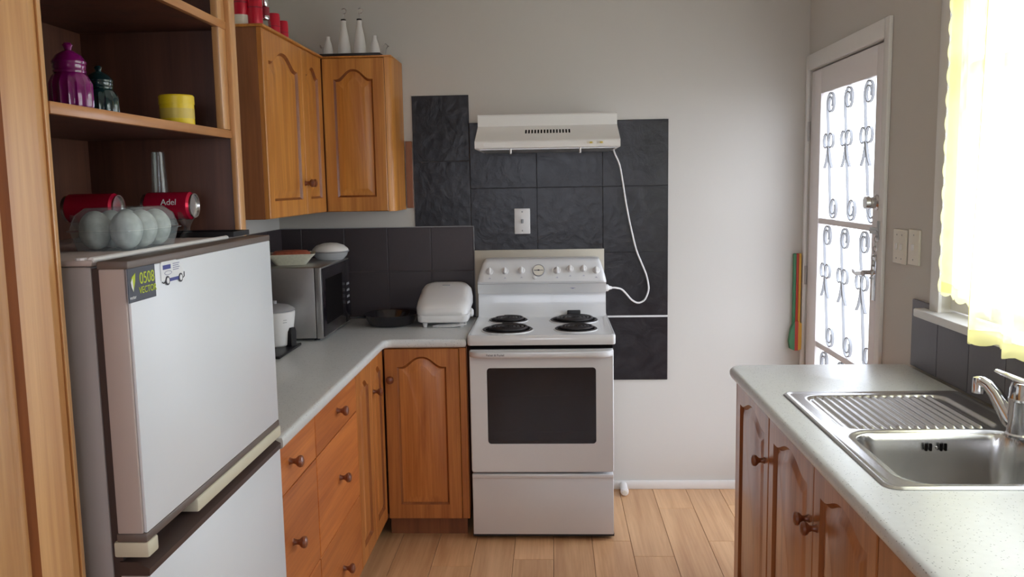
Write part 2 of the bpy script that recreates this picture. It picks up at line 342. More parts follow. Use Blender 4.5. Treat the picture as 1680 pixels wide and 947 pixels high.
def panel_door(parent, mat4, w, h, knob=None, stile=0.055, rail=0.065, top=0.05, rise=0.045, t=0.02, mat='wood', arch=True, name='door'):
    s, r = min(stile, w*0.2), rail
    def outline(d):
        vt = h-top-rise-d; hw = w/2-s-d; n = 28; k = 0.86; arc = []
        for i in range(n+1):
            q = 1-2*i/n
            sh = (math.cos(PI*(abs(q)/k)**1.2)+1)/2 if abs(q) < k else 0
            arc.append((w/2+q*hw, vt+rise*sh))
        return [(s+d, r+d), (w-s-d, r+d)]+arc
    O = outline(0); arc = O[2:]
    b = B(mat4)
    P3 = lambda p, z: (p[0], p[1], z)
    e = 0.003
    def quad(*ps): b.f([b.v(p) for p in ps])
    for (x0, x1) in ((e, s), (w-s, w-e)): quad((x0, e, t), (x1, e, t), (x1, h-e, t), (x0, h-e, t))
    quad((s, e, t), (w-s, e, t), (w-s, r, t), (s, r, t))
    for p, q in zip(arc, arc[1:]): quad(P3(p, t), P3(q, t), (q[0], h-e, t), (p[0], h-e, t))
    o1 = [(e, e), (w-e, e), (w-e, h-e), (e, h-e)]; o0 = [(0, 0), (w, 0), (w, h), (0, h)]
    b.loft([[P3(p, t) for p in o1], [P3(p, t-e) for p in o0], [P3(p, 0) for p in o0]], False, True)
    d = mk(name, b, mat, parent, smooth=30)
    b = B(mat4)
    b.loft([[P3(p, t) for p in O], [P3(p, t-0.004) for p in outline(0.003)], [P3(p, t-0.011) for p in outline(0.010)]], False, False)
    mk('moulding', b, 'wood_groove', d, smooth=30)
    b = B(mat4)
    b.loft([[P3(p, t-0.010) for p in outline(0.009)], [P3(p, t-0.010) for p in outline(0.014)],
            [P3(p, t-0.003) for p in outline(min(0.04, w*0.13))], [P3(p, t-0.002) for p in outline(min(0.044, w*0.14))]], False, True)
    mk('panel', b, mat, d, smooth=20)
    if knob: add_knob(mat4, knob[0], knob[1], t, d)
    return d
def drawer_front(parent, mat4, w, h, knob, t=0.02, mat='wood_y'):
    b = B(mat4); b.box(0, w, 0, h, 0, t, 0.002, 1); d = mk('drawer', b, mat, parent)
    add_knob(mat4, knob[0], knob[1], t, d); return d
# ------------------------------------------------------------------ room shell
b = B(); b.box(XL-0.2, XR+0.15, YF-0.2, YB+0.15, -0.08, -0.012)
floor = mk('floor', b, 'void', kind='structure', origin=(0, 0, 0))
PW, PL = 0.168, 1.22
b = B(); b.box(0.0008, PW-0.0008, 0.0008, PL-0.0008, -0.012, 0.0, 0.0012, 1); plank = mk('plank', b, 'oak', floor, smooth=0)
first = True
ends = {0: 3.45, 1: 2.9, 2: 3.30}
off_tab = [0.10, 0.75, 0.35, 1.02, 0.52, 0.18, 0.86]
xi = -1.355; ci = 0
x0 = -0.682-4*PW
for ci in range(16):
    x = x0+ci*PW
    yo = {7: 3.446, 9: 3.634, 10: 3.479, 11: 4.02, 12: 3.636}.get(ci, 3.2+off_tab[ci % 7])
    k0 = math.floor((yo-YF)/PL)+1
    for k in range(k0+2):
        ys = yo-(k0-k)*PL
        if ys > YB+0.02: continue
        if first: plank.location = (x, ys, 0); first = False
        else: piece(plank, 'plank', floor, (x, ys, 0))
def wallmesh(name, boxes):
    b = B()
    for q in boxes: b.box(*q)
    return mk(name, b, 'wall', kind='structure', smooth=0, origin=(0, 0, 0))
wall_back = wallmesh('wall_back', [(XL-0.12, XR+0.12, YB, YB+0.12, 0, ZC)])
wall_left = wallmesh('wall_left', [(XL-0.12, XL, YF-0.12, YB, 0, ZC)])
DY0, DY1, DZ1 = 3.312, 4.258, 2.063
wall_right = wallmesh('wall_right', [(XR, XR+0.12, YF-0.12, WIN_Y0, 0, ZC), (XR, XR+0.12, WIN_Y0, WIN_Y1, 0, WIN_Z0-0.02), (XR, XR+0.12, WIN_Y0, WIN_Y1, WIN_Z1, ZC),
    (XR, XR+0.12, WIN_Y1, DY0, 0, ZC), (XR, XR+0.12, DY0, DY1, DZ1, ZC), (XR, XR+0.12, DY1, YB, 0, ZC)])
wall_front = wallmesh('wall_front', [(XL, RW[0], YF-0.12, YF, 0, ZC), (RW[1], XR, YF-0.12, YF, 0, ZC), (RW[0], RW[1], YF-0.12, YF, 0, RW[2]), (RW[0], RW[1], YF-0.12, YF, RW[3], ZC)])
b = B(); b.box(XL-0.12, XR+0.12, YF-0.12, YB+0.12, ZC, ZC+0.1); mk('ceiling', b, 'ceil', kind='structure', smooth=0)
b = B(); b.box(-14, 14, -14, 16, -0.30, -0.10); g = mk('ground', b, 'patio', kind='structure', smooth=0)
b = B(); b.box(0.262, XR, YB-0.014, YB, 0, 0.045, 0.004); mk('baseboard_back', b, 'trim', kind='structure')
b = B(); b.box(XR-0.014, XR, 3.02, 3.262, 0, 0.045, 0.004); mk('baseboard_right', b, 'trim', kind='structure')
# rear window (behind the camera)
w2 = B()
for q in ((RW[0], RW[0]+0.05, RW[2], RW[3]), (RW[1]-0.05, RW[1], RW[2], RW[3]), (RW[0]+0.05, RW[1]-0.05, RW[2], RW[2]+0.05), (RW[0]+0.05, RW[1]-0.05, RW[3]-0.05, RW[3]), (-0.025, 0.025, RW[2]+0.05, RW[3]-0.05)):
    w2.box(q[0], q[1], YF-0.09, YF-0.04, q[2], q[3])
mk('window_2', w2, 'trim', kind='structure', smooth=0)

# ---- black slate tiles around the cooker
TX = [-0.400, -0.073, 0.249, 0.568]; TZ = [0.569, 0.892, 1.212, 1.536, 1.855]
def tile_mesh(w, h, parent, mat, t=0.009):
    b = B(face_ny(0, 0, 0)); b.box(0.0012, w-0.0012, 0.0012, h-0.0012, 0, t, 0.0012, 1); o = mk('tile', b, mat, parent); return o
GR = B(); GR.box(TX[0], TX[-1], YB-0.0076, YB, TZ[0], TZ[-1]); GR.box(-0.679, TX[0]-0.0005, YB-0.0076, YB, 1.354, 1.990); mk('grout', GR, 'dark_grout', wall_back, smooth=0)
GR = B(); GR.box(TX[2]+0.012, TX[3], YB-0.0095, YB, TZ[1]-0.005, TZ[1]+0.004); mk('grout', GR, 'white_grout', wall_back, smooth=0)
for i in range(3):
    t0 = None
    for j in range(4):
        if i < 2 and j == 0: continue
        w = TX[i+1]-TX[i]; z0 = TZ[j]; h = TZ[j+1]-TZ[j]
        if j == 0: h -= 0.005
        if j == 1: z0 += 0.004; h -= 0.004
        o = tile_mesh(w, h, wall_back, 'slate', 0.009+random.uniform(-0.0008, 0.001)); o.location = (TX[i], YB, z0)
        if i == 1 and j == 3: o.rotation_euler.x = math.radians(0.5)
        if i == 0 and j == 3: o.rotation_euler.x = math.radians(0.3)
for z0, h in ((1.354, 0.316), (1.672, 0.318)):
    o = tile_mesh(0.277, h, wall_back, 'slate', 0.0085); o.location = (-0.679, YB, z0)
# ---- charcoal splashback on back wall and left wall
SX = [-1.362, -1.252, -1.036, -0.820, -0.603, -0.390]; SZ = [0.902, 1.132, 1.350]
GR = B(); GR.box(SX[0], SX[-1], YB-0.010, YB, SZ[0], SZ[-1]); mk('grout', GR, 'grout', wall_back, smooth=0)
for i in range(5):
    for j in range(2):
        o = tile_mesh(SX[i+1]-SX[i]-0.001, SZ[j+1]-SZ[j]-0.001, wall_back, 'tile', 0.013); o.location = (SX[i], YB, SZ[j])
b = B(); b.box(-0.3895, -0.387, YB-0.014, YB, 0.902, 1.352); b.box(SX[0], -0.387, YB-0.014, YB, 1.3495, 1.3525); mk('edge_trim', b, 'grey_plastic', wall_back, smooth=0)
GR = B(); GR.box(XL, XL+0.010, 2.23, YB-0.014, SZ[0], SZ[-1]); mk('grout', GR, 'grout', wall_left, smooth=0)
b = B(face_x(0, 0, 0)); b.box(0.0012, 0.213, 0.0012, 0.2155, 0, 0.013, 0.0012, 1); tl = mk('tile', b, 'tile', wall_left)
k = 0
for j in range(2):
    for i in range(9):
        p = (XL, YB-0.014-0.2145*(i+1), SZ[j]+0.001)
        if k == 0: tl.location = p
        else: piece(tl, 'tile', wall_left, p)
        k += 1
# ---- grey splashback on right wall under the window
RY1 = 2.985; GR = B(); GR.box(XR-0.007, XR, 0.35, RY1, 0.916, 1.1); mk('grout', GR, 'grout', wall_right, smooth=0)
b = B(face_nx(0, 0, 0)); b.box(0.0012, 0.209, 0, 0.183, 0, 0.010, 0.0012, 1); tl = mk('tile', b, 'grey_tile', wall_right)
for i in range(12):
    p = (XR, 2.785-0.2105*i, 0.916)
    if i == 0: tl.location = p
    else: piece(tl, 'tile', wall_right, p)
b = B(face_nx(XR, RY1, 0.916)); b.box(0, 0.198, 0, 0.228, 0, 0.010, 0.0012, 1); mk('tile', b, 'grey_tile', wall_right)

# ------------------------------------------------------------------ window over the sink
win = B(); win.box(XR+0.03, XR+0.10, WIN_Y1-0.045, WIN_Y1, WIN_Z0, WIN_Z1); win.box(XR+0.03, XR+0.10, WIN_Y0, WIN_Y0+0.045, WIN_Z0, WIN_Z1)
win.box(XR+0.03, XR+0.10, WIN_Y0+0.045, WIN_Y1-0.045, WIN_Z1-0.045, WIN_Z1); win.box(XR+0.03, XR+0.10, WIN_Y0+0.045, WIN_Y1-0.045, WIN_Z0, WIN_Z0+0.045)
window = mk('window_1', win, 'trim', kind='structure', smooth=0)
b = B(); b.box(XR+0.045, XR+0.085, 1.745, 1.795, WIN_Z0+0.0455, WIN_Z1-0.0455); b.box(XR+0.045, XR+0.085, WIN_Y0+0.0455, 1.744, 1.86, 1.90); b.box(XR+0.045, XR+0.085, 1.796, WIN_Y1-0.0455, 1.86, 1.90); mk('glazing_bar', b, 'trim', window, smooth=0)
for ya, yb in ((WIN_Y0+0.045, 1.745), (1.795, WIN_Y1-0.045)):
    for za, zb in ((WIN_Z0+0.045, 1.86), (1.90, WIN_Z1-0.045)):
        b = B(); b.box(XR+0.062, XR+0.066, ya, yb, za, zb); mk('pane', b, 'glass', window, smooth=0)
b = B(); b.box(XR-0.012, XR, WIN_Y1-0.005, WIN_Y1+0.06, WIN_Z0-0.01, 2.23, 0.003); b.box(XR-0.012, XR, WIN_Y0-0.06, WIN_Y0+0.005, WIN_Z0-0.01, 2.23, 0.003)
b.box(XR-0.012, XR, WIN_Y0+0.006, WIN_Y1-0.006, WIN_Z1-0.005, 2.23, 0.003); mk('window_casing', b, 'trim', window)
b = B(); b.box(XR-0.045, XR+0.05, WIN_Y0-0.1, 2.895, 1.098, 1.126, 0.006); mk('window_sill', b, 'trim', window)

# ------------------------------------------------------------------ back door
X1 = XR+0.004; X2 = X1+0.04
b = B(); b.box(XR+0.0, XR+0.12, DY0-0.001, DY0+0.004, 0, DZ1); dj = b
dj.box(XR+0.044, XR+0.12, DY0+0.004, DY0+0.03, 0, DZ1); dj.box(XR+0.044, XR+0.12, DY1-0.03, DY1, 0, DZ1); dj.box(XR+0.044, XR+0.12, DY0+0.031, DY1-0.031, DZ1-0.025, DZ1)
door = mk('door_1', dj, 'trim', kind='structure', smooth=0)
b = B(); b.box(XR-0.016, XR, DY0-0.05, DY0-0.002, 0, 2.135, 0.004); b.box(XR-0.016, XR, DY1+0.002, YB-0.002, 0, 2.135, 0.004); b.box(XR-0.016, XR, DY0-0.002, DY1+0.002, DZ1+0.002, 2.135, 0.004)
mk('door_casing', b, 'trim', door)
LY0, LY1, LZ1 = DY0+0.006, DY1-0.006, DZ1-0.006
GY0, GY1 = 3.425, 4.11
b = B(); b.box(X1, X2, LY0, GY0, 0.01, LZ1, 0.003); mk('door_stile', b, 'door', door)
b = B(); b.box(X1, X2, GY1, LY1, 0.01, LZ1, 0.003); mk('door_stile', b, 'door', door)
GZ = [(0.20, 0.765), (0.792, 1.348), (1.374, 1.942)]
for za, zb in ((0.01, 0.20), (0.765, 0.792), (1.348, 1.374), (1.942, LZ1)):
    b = B(); b.box(X1+(0.0 if zb-za > 0.1 else 0.004), X2, GY0, GY1, za, zb, 0.003); mk('door_rail', b, 'door', door)
for za, zb in GZ:
    b = B(); b.box(X1+0.026, X1+0.030, GY0, GY1, za, zb); mk('pane', b, 'glass', door, smooth=0)
def spiral(cy, cz, r0, r1, a0, a1, n=22):
    return [(cy+(r0+(r1-r0)*i/n)*math.cos(a0+(a1-a0)*i/n), cz+(r0+(r1-r0)*i/n)*math.sin(a0+(a1-a0)*i/n)) for i in range(n+1)]
def scroll(za, zb, yc, sub=1.0):
    # u = distance towards the hinge side (+y); drawn in (y, z)
    h = zb-za; R = 0.052; SEC = [(-0.0055, -0.0025), (0.0055, -0.0025), (0.0055, 0.0025), (-0.0055, 0.0025)]
    xs = X1+0.012
    bb = B()
    def strap(p): bb.tube([(xs, y, z) for y, z in p], 1.0, sec=SEC, up=(1, 0, 0))
    top = zb-R*1.02; bot = za+R*1.02
    # upper spiral unwinds down into the stem and ends in the lower spiral
    up = spiral(yc-0.01, top, 0.022, R*0.98, 2*PI*1.6, 0.0, 44)
    st = []
    for i in range(1, 15):
        q = i/15; st.append((yc-0.01+R*0.98+(-0.075)*q, top+(bot-top)*q))
    lo = spiral(yc-0.01, bot, R*0.98, 0.022, 0.0, -2*PI*1.6, 44)
    end = st[-1][0]
    lo = [(y-(yc-0.01+R*0.98-end), z) for y, z in lo]
    strap(up); strap([up[-1]]+st+[lo[0]]); strap(lo)
    # ribbon bow in the middle of the stem
    m = top+(bot-top)*0.40; my = yc-0.01+R*0.98-0.03
    for sgn in (-1, 1):
        strap(spiral(my+sgn*0.034, m+0.02, 0.034, 0.030, PI*(1 if sgn > 0 else 0), PI*(1 if sgn > 0 else 0)+sgn*-1.7*PI, 20))
        strap([(my, m+0.005), (my+sgn*0.012, m-0.035), (my+sgn*0.03, m-0.075), (my+sgn*0.052, m-0.10)])
    return mk('scroll_bar', bb, 'iron', door, smooth=40)
for za, zb in GZ:
    for yc in (3.535, 3.77, 4.005): scroll(za, zb, yc)
# hinges
for z in (0.35, 1.09, 1.78):
    b = B(); b.lathe([(0.006, -0.045), (0.006, 0.045)], (XR-0.004, DY1-0.002, z), 'z', 8); mk('hinge', b, 'steel_dull', door)
# deadbolt
b = B(); b.lathe([(0.030, 0), (0.030, 0.006), (0.024, 0.012), (0.022, 0.030), (0.027, 0.034), (0.024, 0.048), (0.003, 0.050)], (X1, 3.372, 1.462), (Vector((0, 1, 0)), Vector((0, 0, 1)), Vector((-1, 0, 0))), 20); mk('deadbolt', b, 'steel', door)
b = B(); b.lathe([(0.006, 0), (0.006, 0.003)], (X1, 3.335, 1.612), (Vector((0, 1, 0)), Vector((0, 0, 1)), Vector((-1, 0, 0))), 10); mk('bolt_hole', b, 'void', door)
# lever handle
b = B(); b.box(X1-0.008, X1, 3.352, 3.392, 1.085, 1.265, 0.003); hp = mk('handle_plate', b, 'chrome', door)
b = B(); b.lathe([(0.010, 0), (0.009, 0.045)], (X1-0.006, 3.372, 1.195), (Vector((0, 1, 0)), Vector((0, 0, 1)), Vector((-1, 0, 0))), 12)
b.tube([(X1-0.050, 3.362, 1.193), (X1-0.052, 3.40, 1.188), (X1-0.050, 3.44, 1.184), (X1-0.046, 3.475, 1.188), (X1-0.044, 3.492, 1.193)], [0.010, 0.0095, 0.008, 0.007, 0.005], 10); mk('lever', b, 'chrome', hp)
# chain and slide
b = B(); b.box(X1-0.008, X1, 3.338, 3.425, 1.340, 1.366, 0.002); b.box(X1-0.012, X1-0.008, 3.345, 3.42, 1.349, 1.357); mk('chain_track', b, 'steel_dull', door)
b = B(); b.box(XR-0.020, XR-0.016, 3.285, 3.308, 1.325, 1.395, 0.002); mk('chain_bracket', b, 'steel_dull', door)
b = B()
for i in range(9):
    z = 1.345-0.0185*i; y = 3.300-0.002*math.sin(i)+0.004*i; ring = []
    for j in range(12):
        a = 2*PI*j/12; u = 0.0065*math.cos(a); w = 0.012*math.sin(a)
        ring.append((XR-0.022+(u if i % 2 else 0), y+(0 if i % 2 else u), z+w))
    b.tube(ring, 0.0017, 5, closed=True)
b.box(XR-0.026, XR-0.019, 3.325, 3.352, 1.172, 1.18, 0.002); mk('door_chain', b, 'steel_dull', door)
# things on the right wall
def switch_plate(name, y0, y1, z0, z1, label, rock):
    t = thing(name, label, 'light switch', (XR, (y0+y1)/2, z0), 'switch plates beside the back door')
    b = B(); b.box(XR-0.009, XR, y0, y1, z0, z1, 0.003); mk('plate', b, 'cream_plastic', t)
    for (y, z) in rock:
        b = B(); b.box(XR-0.014, XR-0.009, y-0.007, y+0.007, z-0.011, z+0.011, 0.002); mk('rocker', b, 'plastic', t)
    for z in (z0+0.018, z1-0.018):
        for y in sorted({r[0] for r in rock}):
            b = B(face_nx(XR-0.009, y, z)); b.lathe([(0.003, 0), (0.002, 0.001)], (0, 0, 0), 'z', 8); mk('screw', b, 'grey_plastic', t)
switch_plate('light_switch', 3.063, 3.175, 1.252, 1.372, 'wide cream light switch plate nearer the back door', [(3.098, 1.312), (3.142, 1.312)])
switch_plate('light_switch', 2.955, 3.042, 1.258, 1.378, 'narrow cream light switch plate nearer the window', [(2.998, 1.318)])
# ------------------------------------------------------------------ left base cabinets
def carcass(b, x0, x1, y0, y1, z0, z1, front, t=0.016):
    # open-topped carcass made of boards; front: '+x', '-y' or '-x'
    b.box(x0, x1, y0, y1, z0, z0+t)
    if front in ('+x', '-x'):
        b.box(x0, x1, y0, y0+t, z0, z1); b.box(x0, x1, y1-t, y1, z0, z1)
        xb = (x0, x0+t) if front == '+x' else (x1-t, x1); b.box(xb[0], xb[1], y0+t, y1-t, z0, z1)
        xf = (x1-t, x1) if front == '+x' else (x0, x0+t)
        b.box(xf[0], xf[1], y0+t, y1-t, z1-0.04, z1)
    else:
        b.box(x0, x0+t, y0, y1, z0, z1); b.box(x1-t, x1, y0, y1, z0, z1); b.box(x0+t, x1-t, y1-t, y1, z0, z1); b.box(x0+t, x1-t, y0, y0+t, z1-0.04, z1)
    return b
CX = -0.760
def left_unit(name, label, y0, y1, group=None):
    t = thing(name, label, 'cabinet', (-1.05, (y0+y1)/2, 0))
    mk('carcass', carcass(B(), XL+0.003, CX, y0, y1, 0.09, 0.861, '+x'), 'wood_side', t, smooth=0)
    b = B(); b.box(CX-0.06, CX-0.045, y0, y1, 0, 0.09); mk('kickboard', b, 'wood_side', t, smooth=0)
    return t
for nm, lab, y0, y1, ky, mt in (('drawer_unit', 'honey wood drawer stack right beside the refrigerator', 2.205, 2.574, 2.31, 'wood_y'),
                            ('drawer_unit', 'wider honey wood drawer stack between refrigerator-side drawers and narrow doors', 2.576, 3.132, 2.85, 'wood_y')):
    t = left_unit(nm, lab, y0, y1)
    for z0, z1 in ((0.095, 0.393), (0.397, 0.719), (0.723, 0.856)):
        drawer_front(t, face_x(CX, y0+0.002, z0), y1-y0-0.004, z1-z0, (ky-y0, {0.095: 0.139, 0.397: 0.165, 0.723: 0.075}[z0]), mat=mt)
t = left_unit('narrow_door_cabinet', 'honey wood base cabinet with two narrow arched doors at the inside corner', 3.134, 3.652)
panel_door(t, face_x(CX, 3.138, 0.095), 0.265, 0.762, None, rise=0.03)
panel_door(t, face_x(CX, 3.407, 0.095), 0.243, 0.762, (0.035, 0.625), rise=0.03)
# corner unit facing the camera, beside the cooker
t = thing('corner_cabinet', 'honey wood base cabinet with one arched door right beside the cooker', 'cabinet', (-0.86, 3.98, 0))
mk('carcass', carcass(B(), XL+0.003, -0.375, 3.676, YB-0.016, 0.09, 0.861, '-y'), 'wood_side', t, smooth=0)
b = B(); b.box(-0.739, -0.394, 3.715, 3.73, 0, 0.09); mk('kickboard', b, 'wood_side', t, smooth=0)
panel_door(t, face_ny(-0.735, 3.676, 0.092), 0.325, 0.764, (0.028, 0.632), stile=0.055, rise=0.045, top=0.035)
b = B(); b.box(-0.408, -0.377, 3.658, 3.676, 0.092, 0.858, 0.002, 1); mk('filler_strip', b, 'wood', t)
# L-shaped worktop
def slab(name, poly, hole, z0, z1, mat, label, cat, rnd):
    """flat slab with rounded top and bottom edge, optional hole"""
    b = B(); loops = []
    n = 5; r = rnd
    prof = [(r*(1-math.cos(PI/2*i/n)), z0+r*(1-math.sin(PI/2*i/n)) ) for i in range(n, -1, -1)]
    prof = [(r*(1-math.sin(a)), z0+r*(1-math.cos(a))) for a in [PI/2*i/n for i in range(n+1)]]
    prof += [(r*(1-math.cos(a)), z1-r*(1-math.sin(a))) for a in [PI/2*i/n for i in range(n+1)]]
    for d, z in prof: loops.append([(p[0], p[1], z) for p in inset(poly, d)])
    b.loft(loops, hole is None, hole is None)
    if hole:
        for z, d in ((z0, prof[0][0]), (z1, prof[-1][0])):
            o2 = [Vector((p[0], p[1], z)) for p in inset(poly, d)]; h2 = [Vector((p[0], p[1], z)) for p in hole]
            vs = [b.v(p) for p in o2+h2]
            for tr in tessellate_polygon([o2, h2]): b.f([vs[i] for i in tr])
        b.loft([[(p[0], p[1], z0) for p in hole], [(p[0], p[1], z1) for p in hole]], False, False)
        bmesh.ops.remove_doubles(b.bm, verts=b.bm.verts[:], dist=1e-5)
    return tag(mk(name, b, mat, smooth=40), label, cat)
poly = [(XL+0.014, 2.205), (-0.722, 2.205), (-0.722, 3.60), (-0.718, 3.622), (-0.706, 3.634), (-0.690, 3.637), (-0.374, 3.637), (-0.374, YB-0.016), (XL+0.014, YB-0.016)]
slab('worktop', poly, None, 0.8625, 0.900, 'counter', 'speckled grey L-shaped worktop running from refrigerator to cooker', 'worktop', 0.014)

# ------------------------------------------------------------------ wall cabinets
UZ0, UZ1, UX, UY = 1.440, 2.140, -1.065, 4.020
t = thing('wall_cabinet', 'honey wood wall cabinet with two arched doors over the microwave', 'cabinet', (-1.2, 3.6, UZ0))
b = B(); b.box(XL+0.002, UX, 3.182, 3.205, UZ0, UZ1, 0.002); mk('end_panel', b, 'wood_side', t)
b = B(); b.box(XL+0.002, UX, 3.205, YB-0.002, UZ0, UZ0+0.02); b.box(XL+0.002, UX, 3.205, YB-0.002, UZ1-0.02, UZ1); b.box(XL+0.002, XL+0.02, 3.205, YB-0.002, UZ0, UZ1); b.box(UX-0.02, UX, 3.205, 4.02, UZ0, UZ1); mk('carcass', b, 'wood_side', t, smooth=0)
b = B(); b.box(XL+0.002, UX+0.028, 3.178, YB-0.002, UZ1, UZ1+0.010, 0.003); mk('top_board', b, 'wood_upper', t)
panel_door(t, face_x(UX, 3.186, UZ0+0.002), 0.494, UZ1-UZ0-0.004, (0.475, 0.132), rise=0.05, top=0.06, stile=0.06, mat='wood_upper')
panel_door(t, face_x(UX, 3.683, UZ0+0.002), 0.310, UZ1-UZ0-0.004, (0.022, 0.132), rise=0.04, top=0.06, stile=0.06, mat='wood_upper')
t = thing('wall_cabinet', 'honey wood wall cabinet with single arched door beside black tiles', 'cabinet', (-0.9, 4.15, UZ0))
b = B(); b.box(-1.062, -0.732, UY, YB-0.002, UZ0, UZ1); mk('carcass', b, 'wood_side', t, smooth=0)
panel_door(t, face_ny(-1.043, UY, UZ0+0.002), 0.285, UZ1-UZ0-0.004, None, rise=0.045, top=0.05, stile=0.052, mat='wood_upper')
b = B(); b.loft([[(x, y, z) for x, y in [(-0.756, UY-0.016), (-0.740, UY-0.012), (-0.730, UY-0.002), (-0.724, UY+0.02), (-0.722, YB-0.004), (-0.732, YB-0.004), (-0.732, UY), (-0.756, UY)]] for z in (UZ0, UZ1)]); mk('rounded_end_panel', b, 'wood_upper', t)
b = B(); b.box(-1.040, -0.722, UY-0.022, YB-0.002, UZ1, UZ1+0.008, 0.003); mk('top_board', b, 'wood_upper', t)
b = B(); b.box(-0.716, -0.683, YB-0.018, YB, 1.446, 1.772, 0.002, 1); tag(mk('wooden_strip', b, 'wood_side'), 'reddish brown wooden strip on wall between wall cabinet and black tiles', 'batten')

# ------------------------------------------------------------------ tall pantry unit with open shelves over the refrigerator
PX = -0.80
t = thing('pantry_unit', 'tall wooden pantry with panelled door and open shelves above refrigerator', 'pantry', (-1.08, 1.45, 0))
b = B(); b.box(XL+0.002, PX-0.02, 0.700, 0.720, 0, 2.36); b.box(XL+0.002, PX-0.02, 1.335, 1.355, 0, 2.36); b.box(XL+0.002, XL+0.014, 0.72, 1.335, 0.0, 2.36); b.box(XL+0.002, PX-0.02, 0.72, 1.335, 0.08, 0.10); mk('carcass', b, 'wood_side', t, smooth=0)
b = B(); b.box(PX-0.02, PX, 1.300, 1.372, 0, 2.36, 0.003); mk('stile', b, 'wood_pantry', t)
b = B(); b.box(PX-0.001, PX+0.005, 1.318, 1.328, 0, 2.36, 0.002); b.box(PX-0.001, PX+0.004, 1.352, 1.358, 0, 2.36, 0.0015); mk('beading', b, 'wood_pantry', t)
panel_door(t, face_x(PX, 0.712, 0.10), 0.592, 2.22, None, stile=0.085, rail=0.10, top=0.08, rise=0.06, mat='wood_pantry')
b = B(); b.box(XL+0.002, PX, 2.170, 2.200, 0, 2.36, 0.002); mk('side_panel', b, 'wood_dark', t)
b = B(); b.box(PX-0.004, PX+0.012, 2.163, 2.203, 0, 2.36, 0.003); mk('stile', b, 'wood_pantry', t)
b = B(); b.box(PX-0.018, PX, 2.118, 2.163, 1.703, 2.36, 0.002); mk('stile', b, 'wood_pantry', t)
b = B(); b.box(-1.19, -1.172, 1.355, 2.17, 1.40, 2.36); mk('back_panel', b, 'wood_dark', t, smooth=0)
for z in (1.683, 1.947, 2.24):
    b = B(); b.box(-1.172, PX-0.012, 1.355, 2.17, z, z+0.018); sh = mk('shelf', b, 'wood_dark', t, smooth=0)
    b = B(); b.box(PX-0.012, PX+0.002, 1.372, 2.165, z-0.001, z+0.019, 0.002); mk('edge_strip', b, 'wood_pantry_y', sh)
b = B(); b.box(XL+0.002, PX+0.01, 0.69, 2.21, 2.36, 2.40, 0.004); mk('top_board', b, 'wood_pantry_y', t)

# ------------------------------------------------------------------ refrigerator
FX, FY0, FY1 = -0.706, 1.402, 2.134
t = thing('refrigerator', 'white two-door refrigerator with brown and beige trim standing in the pantry niche', 'refrigerator', (-1.0, 1.77, 0))
b = B(); b.box(-1.345, -0.772, FY0+0.006, FY1, 0.03, 1.432, 0.006); b.box(-1.3, -0.80, FY0+0.02, FY1-0.02, 0.0, 0.03); mk('body', b, 'fridge_side', t)
b = B(); b.box(-1.345, -0.768, FY0+0.003, FY1+0.002, 1.432, 1.443, 0.004); mk('top_panel', b, 'fridge_edge', t)
b = B(); b.tube([(-0.772, FY0+0.008, 1.442), (-0.772, 2.02, 1.442)], 0.0055, 8); mk('top_edge_strip', b, 'plastic', t)
b = B(); b.box(-0.772, -0.757, FY0+0.008, FY1-0.003, 0.05, 1.428); mk('gasket', b, 'brown_dark', t, smooth=0)
def fridge_door(z0, z1):
    b = B(); b.box(-0.757, FX-0.006, FY0, FY1, z0, z1, 0.003); d = mk('door', b, 'fridge_edge', t)
    b = B(); b.box(FX-0.006, FX, FY0+0.004, FY1-0.001, z0+0.001, z1-0.001, 0.002); mk('front_panel', b, 'fridge_front', d)
    return d
du = fridge_door(0.967, 1.428)
b = B(); b.box(-0.759, FX+0.001, FY0-0.001, FY1, 1.427, 1.441, 0.003); mk('top_cap', b, 'brown_trim', du)
b = B(); b.box(-0.759, FX+0.001, FY0-0.001, FY1, 0.952, 0.968, 0.003); mk('bottom_trim', b, 'brown_trim', du)
b = B(); b.box(-0.757, FX-0.045, FY0+0.002, FY1, 0.918, 0.953); mk('grip_recess', b, 'brown_dark', du, smooth=0)
b = B(); b.box(-0.745, FX+0.004, 1.610, FY1+0.001, 0.925, 0.953, 0.004); mk('handle', b, 'beige_trim', du)
b = B(); b.box(-0.765, FX+0.003, FY0-0.002, 1.440, 0.925, 0.953, 0.004); mk('corner_block', b, 'beige_trim', du)
dl = fridge_door(0.07, 0.893)
b = B(); b.loft([[(x, y, z) for x, z in [(-0.757, 0.892), (FX+0.001, 0.892), (FX+0.002, 0.905), (FX-0.02, 0.917), (-0.757, 0.917)]] for y in (FY0-0.001, FY1)]); mk('top_trim', b, 'brown_dark', dl)
b = B(); b.lathe([(0.010, 0), (0.010, 0.004)], (-0.79, FY0+0.012, 1.4425), 'z', 10); mk('hinge_cap', b, 'plastic', t)
